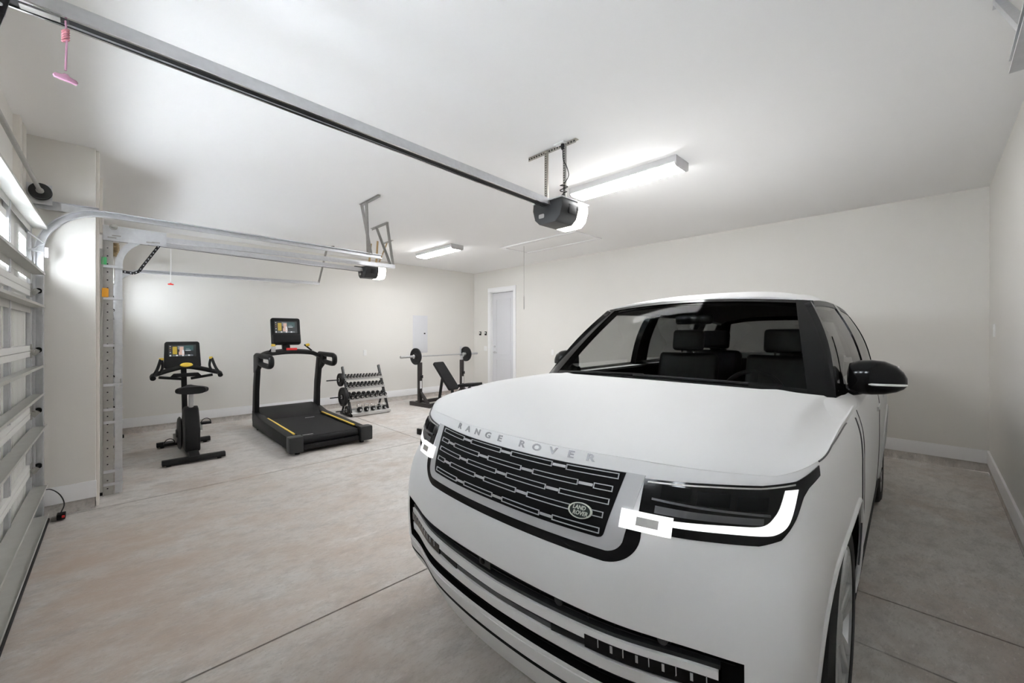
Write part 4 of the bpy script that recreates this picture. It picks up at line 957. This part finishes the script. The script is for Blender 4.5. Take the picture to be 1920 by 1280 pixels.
# front edge of the side surface follows the A pillar
def side(a, b_, sgn, off=0.):
    p = curve3(BELT, a); q = curve3(CANT, a); r = p.lerp(q, b_); bul = .03*math.sin(math.pi*b_); n = Vector((0, .93, .36))
    v = r + n*(bul+off); return Vector((v.x, -sgn*v.y, v.z))
for sg in (1, -1):
    def panel(nm, a0, a1, b0, b1, m, o0, o1, lab=None, na=8, nb=8): return O(nm, shell(lambda a, b_, o: side(a0+(a1-a0)*a, b0+(b1-b0)*b_, sg, o), na, nb, o0, o1), m, car, smooth=True)
    panel('side_window', .02, .40, .02, .93, m_sideglass, -.004, 0)
    panel('side_window', .44, .72, .02, .93, m_privacy, -.004, 0)
    panel('side_window', .755, .955, .04, .92, m_privacy, -.004, 0)
    panel('b_pillar', .395, .445, 0, 1, m_gloss, -.05, .006, na=2)
    panel('c_pillar', .715, .76, 0, 1, m_gloss, -.05, .006, na=2)
    panel('d_pillar', .95, 1.0, 0, 1, m_gloss, -.05, .006, na=3)
    panel('a_pillar_side', -.005, .03, 0, 1, m_gloss, -.04, .005, na=2)
    panel('window_top_trim', 0, 1, .925, 1.0, m_smoke, -.04, .004, na=24, nb=2)
    panel('beltline_trim', 0, 1, -.01, .025, m_gloss, -.03, .006, na=24, nb=2)
    panel('quarter_divider', .105, .118, .02, .55, m_gloss, -.01, .002, na=1)
def roofpt(a, b_, off=0.):
    g = 2*a-1; e = curve3(CANT, b_); uf = wtop(g)
    uc0 = 1.93+.105*g*g; u = uc0+(4.80-.06*g*g-uc0)*b_
    n = len(CANT)-1
    # edge height at this u
    ez = lerp_tab([(x, z) for x, y, z in CANT], u); ev = lerp_tab([(x, y) for x, y, z in CANT], u)+.004
    cz = lerp_tab([(1.93, 1.765), (2.05, 1.792), (2.2, 1.818), (2.4, 1.845), (2.65, 1.864), (3.0, 1.872), (3.4, 1.870), (4.0, 1.85), (4.5, 1.815), (4.85, 1.78)], u)
    v = g*ev; pr = 1-abs(g)**3.2
    if b_ == 0: z = wtop(g).z + .004
    z = ez+(cz-ez)*pr
    rail_ = .012*math.exp(-((abs(g)-.86)/.05)**2)*min(1, b_*8)
    return Vector((u, -v, z+rail_+off))
O('roof', shell(lambda a, b_, o: roofpt(a, (b_**1.3), o), 40, 30, -.028, .004), m_paint, car, smooth=True)
# tailgate with rear window
def tail(a, b_, off=0.):
    g = 2*a-1; p = Vector((4.99-.08*g*g, -g*.83, 1.19)); q = Vector((4.80-.06*g*g, -g*.645, 1.785-.09*abs(g)**3)); r = p.lerp(q, b_); return r + Vector((.95, 0, .3))*(off+.02*math.sin(math.pi*b_))
O('tailgate_frame', shell(lambda a, b_, o: tail(a, b_*.16, o), 20, 3, -.04, .002), m_paint, car, smooth=True)
O('rear_window', shell(lambda a, b_, o: tail(.10+.80*a, .16+.70*b_, o), 20, 6, -.004, 0), m_privacy, car, smooth=True)
O('tailgate_top', shell(lambda a, b_, o: tail(a, .86+.14*b_, o), 20, 3, -.04, .002), m_gloss, car, smooth=True)
for a0, a1 in ((0, .105), (.895, 1)): O('rear_pillar', shell(lambda a, b_, o: tail(a0+(a1-a0)*a, .15+.72*b_, o), 3, 6, -.04, .002), m_gloss, car, smooth=True)
# ---- front face details
def hw_grille(w):
    h_ = .446+(w-.884)/.192*.037
    if w < .898: h_ -= .014-math.sqrt(max(0, .014**2-(.898-w)**2))
    return h_
def vrow(hw, w0, w1):
    return lambda a, b_, o: VP((2*a-1)*hw(w0+(w1-w0)*b_), w0+(w1-w0)*b_, o)
def hw_sil(w):
    if w >= .90: return .508+(w-.90)/.17*.032
    return .450+.058*math.sqrt(max(0, 1-((.90-w)/.049)**2))
def hw_blk(w):
    if w >= .915: return .556
    return .440+.116*math.sqrt(max(0, 1-((.915-w)/.097)**2))**1.0
def warp(n, p=1.6): return lambda b_: b_**p
O('lower_band', shell(lambda a, b_, o: VP((2*a-1)*hw_blk(.8185+.115*b_**1.7), .8185+.115*b_**1.7, o), 40, 16, -.004, .0015), m_gloss, car, smooth=True)
O('grille_surround', shell(lambda a, b_, o: VP((2*a-1)*hw_sil(.8515+.226*b_**1.7), .8515+.226*b_**1.7, o), 40, 18, -.004, .0035), m_surround, car, smooth=True)
gp = O('grille_panel', shell(lambda a, b_, o: VP((2*a-1)*hw_grille(.884+.192*b_**1.5), .884+.192*b_**1.5, o), 36, 16, -.004, .0055), m_bmesh, car, smooth=True)
def strip_v(c, v0, v1, w0, w1, o0=.004, o1=.0095, n=6):
    q = shell(lambda a, b_, o: VP(v0+(v1-v0)*a, w0+(w1-w0)*b_, o), n, 1, o0, o1); c.add(q.v, q.f)
def hollow(name, v0, v1, w, hh, t=.0024):
    c = B(); strip_v(c, v0, v1, w+hh-t, w+hh); strip_v(c, v0, v1, w-hh, w-hh+t); strip_v(c, v0, v0+t, w-hh+t, w+hh-t, n=1); strip_v(c, v1-t, v1, w-hh+t, w+hh-t, n=1)
    return O(name, c, m_surround, gp)
def link(v0, v1, w, hh=.0042):
    c = B(); strip_v(c, v0+.003, v1-.003, w-hh, w+hh, .004, .008, 2); return O('grille_link', c, m_surround, gp)
odd = [-.456, -.262, -.205, -.016, .041, .231, .287, .466]; even = [-.456, -.386, -.330, -.136, -.078, .105, .161, .344, .399, .462]
for ri, (w, hh) in enumerate(((1.062, .0085), (1.024, .0085), (.987, .0085), (.948, .0085), (.903, .0085))):
    L_ = odd if ri % 2 == 0 else even; k = hw_grille(w)/.482
    edges = [x*k for x in L_]
    for i in range(0, len(edges), 2): hollow('grille_bar', edges[i], edges[i+1], w, hh)
    for i in range(1, len(edges)-1, 2):
        if ri == 3 and i == len(edges)-3: continue
        link(edges[i], edges[i+1], w)
# oval badge with lettering
def text_obj(txt, size, mapfn, m, name, parent, spacing=1., extr=.001, bold=0.):
    cu = bpy.data.curves.new('t', 'FONT'); cu.body = txt; cu.size = size; cu.align_x = 'CENTER'; cu.align_y = 'CENTER'; cu.space_character = spacing; cu.offset = bold; cu.extrude = extr; cu.resolution_u = 3
    o = bpy.data.objects.new('t', cu); COL.objects.link(o); bpy.context.view_layer.update()
    me = bpy.data.meshes.new_from_object(o.evaluated_get(bpy.context.evaluated_depsgraph_get())); bpy.data.objects.remove(o, do_unlink=True)
    bm = bmesh.new(); bm.from_mesh(me); bmesh.ops.triangulate(bm, faces=bm.faces)
    for v in bm.verts: v.co = mapfn(v.co.x, v.co.y, v.co.z)
    bmesh.ops.recalc_face_normals(bm, faces=bm.faces); bm.to_mesh(me); bm.free(); me.name = name; me.materials.clear(); me.materials.append(m)
    r = bpy.data.objects.new(name, me); COL.objects.link(r); r.parent = parent; return r
bv, bw, brx, bry = .366, .946, .040, .0225
def oval(k0, k1, o0, o1):
    c = B(); q = shell(lambda a, b_, o: VP(bv+brx*(k0+(k1-k0)*b_)*math.cos(2*math.pi*a), bw+bry*(k0+(k1-k0)*b_)*math.sin(2*math.pi*a), o), 32, 2, o0, o1); return q
m_badge = M('badge_green', (.012, .02, .016), .3); m_badge_l = M('badge_pale', (.62, .64, .56), .3, .4)
bd_ = O('oval_badge', oval(0.02, .95, .006, .014), m_badge, car, smooth=True)
O('badge_rim', oval(.88, 1.0, .006, .0155), m_badge_l, bd_, smooth=True)
for txt, dw, dv in (('LAND', .0075, -.003), ('ROVER', -.0075, .003)):
    text_obj(txt, .0165, lambda x, y, z, dw=dw, dv=dv: VP(bv+dv+x*.98+y*.15, bw+dw+y, .0145+z*.5), m_badge_l, 'badge_lettering', bd_, 1., .001, .0004)
# lettering on the leading edge of the hood
def hoodmap(x, y, z):
    w = 1.1015+y; v = x
    s = s_of_v(v, min(w, 1.119))
    if w <= 1.113: return SP(s, w, .0015+z)
    return SP(s, w, .002+z)
def letters(txt, x0, x1, name):
    n = len(txt)
    for i, ch in enumerate(txt):
        xc = x0+(x1-x0)*i/(n-1)
        text_obj(ch, .033, lambda x, y, z: hoodmap(xc+x*1.5, y*.9, z), m_letter, 'hood_letter', car, 1., .001, .0010)
letters('RANGE', -.335, -.045, 'a'); letters('ROVER', .075, .36, 'b')

# headlights
LT = [(2.29, 1.069), (3.13, 1.078), (3.82, 1.082), (4.43, 1.095), (5.07, 1.128)]
LB = [(2.29, .972), (2.45, .945), (2.76, .931), (3.2, .932), (3.83, .932), (4.15, .947), (4.30, .972), (4.44, 1.003), (4.59, 1.052), (4.75, 1.076), (5.07, 1.103)]
for sg in (1, -1):
    f = lambda a, b_, o: SP(sg*(2.29+2.78*a), lerp_tab(LB, 2.29+2.78*a)+(lerp_tab(LT, 2.29+2.78*a)-lerp_tab(LB, 2.29+2.78*a))*b_, o)
    hl = O('headlight', shell(f, 60, 8, -.004, .004), m_gloss, car, smooth=True)
    inn = [(2.77, .971), (3.4, .9765), (3.75, .978), (3.9, .985), (4.0, 1.002), (4.09, 1.026), (4.18, 1.071)]
    out = [(2.77, .955), (3.4, .957), (3.85, .957), (4.05, .962), (4.22, .980), (4.33, 1.012), (4.45, 1.074)]
    c = B(); PI_ = cat_rom([(x, y, 0) for x, y in inn], 4); PO = cat_rom([(x, y, 0) for x, y in out], 4)
    def fdr(a, b_, o):
        k = min(int(round(a*(len(PI_)-1))), len(PI_)-1); p = PI_[k].lerp(PO[k], b_); return SP(sg*p.x, p.y, o)
    O('running_light', shell(fdr, len(PI_)-1, 2, .003, .0075), m_drl, hl, smooth=True)
    # inner light block with a grey emitter
    fb = lambda a, b_, o: SP(sg*(2.065+.705*a), .929+.050*b_, o)
    bl = O('light_block', shell(fb, 8, 3, .0, .020), m_drl, hl)
    fb2 = lambda a, b_, o: SP(sg*(2.29+.30*a), .943+.022*b_, o)
    O('emitter', shell(fb2, 4, 1, .019, .0212), m_galv_d, bl)
    # chrome edge, ledge and lens modules
    O('upper_edge', shell(lambda a, b_, o: SP(sg*(2.34+2.05*a), lerp_tab(LT, 2.34+2.05*a)-.010+.004*b_, o), 24, 1, .003, .0065), m_galv_d, hl)
    O('ledge', shell(lambda a, b_, o: SP(sg*(2.44+1.50*a), 1.016-.012*a+.006*b_, o), 20, 1, .003, .010), m_smoke, hl)
    O('lower_reflector', shell(lambda a, b_, o: SP(sg*(2.50+1.36*a), .983+(.020-.004*a)*b_, o), 16, 2, .003, .0055), m_smoke, hl)
    for k in range(3):
        s0 = 2.55+k*.48; O('lens_module', shell(lambda a, b_, o: SP(sg*(s0+.40*a), 1.024-.004*k+.036*b_, o+(.004*math.sin(math.pi*a)*math.sin(math.pi*b_) if o > .004 else 0)), 6, 4, .003, .006), m_bmesh, hl, smooth=True)
# lower intake: bars, slats, fog lamps
def band(name, s1, w0, w1, o0, o1, m, s0=None, n=60, parent=car, dw=0.):
    a0 = -s1 if s0 is None else s0
    f = lambda a, b_, o: SP(a0+(s1-a0)*a, w0+(w1-w0)*b_ + dw*abs(a0+(s1-a0)*a)/3.4, o)
    return O(name, shell(f, n, 2, o0, o1), m, parent, smooth=True)
band('intake_bar', 3.37, .539, .576, -.055, -.002, m_paint, dw=.024)
band('intake_bar_shade', 3.39, .5775, .590, -.055, -.010, m_dgrey, dw=.024)  # dark strip coloured in as the shadow along the upper intake bar
band('intake_bar', 3.40, .470, .508, -.055, -.002, m_paint, dw=.012)
band('intake_strip', 1.05, .510, .528, -.055, -.010, m_smoke, dw=.015)
for k, w in enumerate((.606, .619, .632)): band('intake_slat', 3.55, w, w+.0035, -.058, -.020, m_black, dw=.012)
for k, w in enumerate((.441, .453, .464)): band('intake_slat', 3.55, w-.004, w-.0005, -.058, -.020, m_black, dw=.006)
for k in range(17):
    s0 = -3.2+.4*k
    if abs(s0) > .05: O('intake_rib', shell(lambda a, b_, o: SP(s0+.02*a, .598+.038*b_+.010*abs(s0)/3.4, o), 1, 2, -.058, -.024), m_black, car); O('intake_rib', shell(lambda a, b_, o: SP(s0+.1+.02*a, .436+.030*b_, o), 1, 2, -.058, -.024), m_black, car)
for sg in (1, -1):
    fg = O('fog_lamp', shell(lambda a, b_, o: SP(sg*(1.60+1.80*a), .520+.042*b_+.017*(1.6+1.8*a)/3.4-.003, o), 24, 2, -.05, .0), m_gloss, car, smooth=True)
    O('fog_lamp_arm', shell(lambda a, b_, o: SP(sg*(1.04+.56*a), .514+.022*b_+.012*a, o), 8, 2, -.05, -.006), m_black, fg, smooth=True)
    for k in range(9):
        s0 = 1.80+.18*k; tall = k % 2
        O('light_mark', shell(lambda a, b_, o: SP(sg*(s0+(.035 if tall else .012)*a), .535+(.022 if tall else .026)*b_+.017*s0/3.4, o), 1, 2, -.002, .002), m_surround, fg)
    O('parking_sensor', B().lathe([(.016, 0), (.016, .012), (.010, .014)], 16, AX((-1, 0, 0), SP(sg*2.72, .631, -.026))), m_dgrey, car, smooth=True)
O('parking_sensor', B().lathe([(.016, 0), (.016, .012), (.010, .014)], 16, AX((-1, 0, 0), SP(1.15, .620, -.03))), m_dgrey, car, smooth=True)
c = B(); q = shell(lambda a, b_, o: SP(-.42+.26*a, .600+.034*b_, o), 2, 2, -.05, -.015); c.add(q.v, q.f); pcm = O('front_camera', c, m_dgrey, car)
O('camera_lens', B().lathe([(.011, 0), (.011, .004), (.006, .005)], 14, AX((-1, 0, 0), SP(-.33, .617, -.016))), m_gloss, pcm, smooth=True)
band('lip_groove', 4.6, .334, .349, -.004, .0012, m_bmesh)
band('lip_edge', 4.3, .4055, .4095, -.003, .004, m_paint)
# shut lines
def seam(name, pts, r=.0028): O(name, B().tube(pts, r, 6), m_smoke, car)
for sg in (1, -1):
    seam('hood_seam', [rowpt(sg*s, 1.17)+Vector((0, -sg*.0015, .0)) for s in np.arange(5.1, 7.3, .1)])
    seam('door_seam', [SP(sg*8.05, w, .0005) for w in np.linspace(1.165, .42, 24)])
    seam('door_seam', [SP(sg*8.85, w, .0002) for w in np.linspace(1.165, .42, 24)]) if False else None
    seam('door_seam', [SP(sg*9.55, w, .0005) for w in np.linspace(1.165, .34, 24)])
    O('fender_gill', shell(lambda a, b_, o: SP(sg*(7.84+.09*a), .50+.64*b_, o), 1, 16, -.003, .005), m_paint, car, smooth=True)
    seam('gill_seam', [SP(sg*7.84, w, .0015) for w in np.linspace(1.15, .50, 20)], .0035)
    O('sill_trim', shell(lambda a, b_, o: SP(sg*(7.9+3.0*a), .24+.09*b_, o), 20, 3, -.004, .012), m_black, car, smooth=True)
    # wheel arch lips
    for u0 in (UA, UB):
        pts = []
        for k in range(25):
            t = math.radians(-12+204*k/24); u = u0+.468*math.cos(t); w = WR+.02+.468*math.sin(t)
            lo, hi = 5., 13.
            for _ in range(30):
                m_ = (lo+hi)/2
                if body(m_, w).x < u: lo = m_
                else: hi = m_
            pts.append(SP(sg*(lo+hi)/2, w, .0))
        O('arch_lip', B().tube(pts, .010, 8), m_paint, car, smooth=True)
# wheels
def wheel(u, sg):
    y = -sg*.962; T = AX((0, -sg, 0), (u, y, WR))
    c = B(); c.lathe([(.295, -.02), (.31, .0), (.355, .003), (.383, -.012), (.395, -.04), (.395, -.23), (.383, -.255), (.31, -.262), (.295, -.245)], 56, T, cap=False); wl = O('wheel', c, m_tyre, car, smooth=True)
    c = B()
    for r_, h_ in ((.3962, -.09), (.3962, -.135), (.3962, -.18)): c.lathe([(r_-.004, h_-.005), (r_, h_-.005), (r_, h_+.005), (r_-.004, h_+.005)], 56, T, cap=False)
    O('tread_groove', c, m_bmesh, wl)
    c = B(); c.lathe([(.297, -.25), (.285, -.22), (.28, -.05), (.288, -.012), (.300, -.004), (.303, -.010), (.297, -.02)], 56, T, cap=False); rm = O('rim', c, m_rim, wl, smooth=True)
    for k in range(7):
        a = 2*math.pi*k/7
        for da in (-.13, .13):
            c = B(); p = Vector((.05*math.cos(a+da*.6), .05*math.sin(a+da*.6), -.035)); q = Vector((.288*math.cos(a+da), .288*math.sin(a+da), -.018)); c.bar(p, q, .032, .03, (0, 0, 1)); c.v = [tuple(T @ Vector(v)) for v in c.v]; O('spoke', c, m_rim, rm, bevel=.005, seg=1)
    c = B(); c.lathe([(.066, -.06), (.066, -.022), (.055, -.014), (.0, -.012)], 24, T, cap=False); O('hub_cap', c, m_rim, rm, smooth=True)
    c = B(); c.lathe([(.07, -.12), (.19, -.12), (.19, -.10), (.07, -.10)], 32, T, cap=False); O('brake_disc', c, m_galv_d, wl, smooth=True)
for u in (UA, UB):
    for sg in (1, -1): wheel(u, sg)
# door mirrors
for sg in (1, -1):
    prof = []; nn_ = 22; vs = []; fs = []
    st_ = [(.0, .02, .03, 0), (.01, .060, .075, 0), (.05, .074, .088, .004), (.10, .076, .090, .006), (.15, .072, .084, .006), (.195, .060, .066, .002), (.222, .042, .042, -.006), (.236, .02, .018, -.012)]
    for dv, ru, rw, dz in st_:
        for k in range(nn_):
            t = 2*math.pi*k/nn_; cu_ = math.copysign(abs(math.cos(t))**.75, math.cos(t)); su = math.copysign(abs(math.sin(t))**.75, math.sin(t))
            vs.append((1.80+ru*cu_+.05*dv/.236*.6, -sg*(.895+dv), 1.290+dz+rw*su-(0 if su > 0 else .004)))
    for i in range(len(st_)-1):
        for k in range(nn_): fs.append((i*nn_+k, i*nn_+(k+1) % nn_, (i+1)*nn_+(k+1) % nn_, (i+1)*nn_+k))
    fs += [tuple(range(nn_)), tuple((len(st_)-1)*nn_+k for k in range(nn_))]
    mr = O('door_mirror', B().add(vs, fs), m_gloss, car, smooth=True)
    c = B(); c.tube(cat_rom([(1.78, -sg*.85, 1.225), (1.78, -sg*.91, 1.222), (1.80, -sg*.96, 1.235), (1.81, -sg*1.0, 1.26)], 4), [.030]*13, 10); O('mirror_arm', c, m_gloss, mr, smooth=True)
    c = B(); P = []
    for k in range(13):
        t = k/12; dv = .09+.143*t; ru = lerp_tab([(x[0], x[1]) for x in st_], dv); P.append((1.80-ru*.985+.03*dv/.236-.001, -sg*(.895+dv), 1.262))
    c.tube(P, [.003]+[.0065]*11+[.005], 6); O('indicator_strip', c, m_white, mr, smooth=True)
    c = B(); c.box((1.868, -sg*.92-.0 if sg < 0 else -1.10, 1.225), (1.876, 1.10 if sg < 0 else -.92, 1.355)); O('mirror_glass', c, m_chrome, mr, bevel=.002)
    # door handles, small triangular trim at the mirror
    c = B(); c.bar(SP(sg*9.30, 1.02, .004), SP(sg*9.50, 1.02, .004), .012, .03); O('door_handle', c, m_paint, car, bevel=.004)
    c = B(); c.bar(SP(sg*10.2, 1.02, .004), SP(sg*10.4, 1.02, .004), .012, .03); O('door_handle', c, m_paint, car, bevel=.004)
# cabin
def seat_(x, y, w, lab):
    c = B(); c.box((x-.26, y-w/2, .60), (x+.26, y+w/2, .80)); s0 = O('seat_cushion', c, m_seat, car, bevel=.05, seg=3)
    c = B(); c.box((-.07, -w/2, 0), (.07, w/2, .60), TR((x+.25, y, .76)) @ RY(math.radians(16))); O('seat_back', c, m_seat, car, bevel=.05, seg=3)
    c = B(); c.box((-.05, -.14, .62), (.05, .14, .82), TR((x+.25, y, .76)) @ RY(math.radians(12))); hr = O('headrest', c, m_seat, car, bevel=.04, seg=3)
    c = B(); c.tube([(x+.37, y-.06, 1.30), (x+.41, y-.06, 1.42)], .007, 6); c.tube([(x+.37, y+.06, 1.30), (x+.41, y+.06, 1.42)], .007, 6); O('headrest_posts', c, m_chrome, hr)
for y in (-.39, .39): seat_(2.55, y, .54, 'f')
for y in (-.44, .44): seat_(3.50, y, .52, 'r')
c = B(); c.prism([(1.44, .62), (1.40, 1.155), (1.60, 1.19), (1.86, 1.165), (1.93, 1.06), (1.90, .62)], -.80, .80, XZ); O('dashboard', c, m_cabin, car, bevel=.03)
c = B(); c.prism([(1.55, 1.165), (1.60, 1.225), (1.80, 1.225), (1.86, 1.165)], -.60, -.18, XZ); O('instrument_hood', c, m_cabin, car, bevel=.02)
c = B(); Ts = TR((2.02, -.38, 1.10)) @ RY(math.radians(-65)); c.tube([Ts @ Vector((.185*math.cos(t), .185*math.sin(t), 0)) for t in [2*math.pi*k/32 for k in range(32)]], .015, 8, True); sw = O('steering_wheel', c, m_seat, car, smooth=True)
c = B()
for a in (0, math.pi, -math.pi/2): c.bar(Ts @ Vector((0, 0, -.01)), Ts @ Vector((.18*math.cos(a+math.pi/2*0), .18*math.sin(a), 0)), .04, .02)
c.lathe([(.07, -.03), (.07, .01), (.05, .02)], 20, Ts); O('steering_hub', c, m_cabin, sw, smooth=True)
c = B(); c.prism(rrect(.26, .07, .02), -.012, .012, TR((2.02, 0, 1.63)) @ Matrix(((0,0,1,0),(1,0,0,0),(0,1,0,0),(0,0,0,1)))); O('rear_view_mirror', c, m_gloss, car, bevel=.006)
O('headliner', shell(lambda a, b_, o: roofpt(.04+.92*a, .02+.94*b_, o-.045), 20, 16, -.012, 0), m_cabin, car, smooth=True)
for y in (-1, 1): O('door_card', B().box((1.66, y*.79-.012, .5), (4.70, y*.79+.012, 1.205)), m_cabin, car)
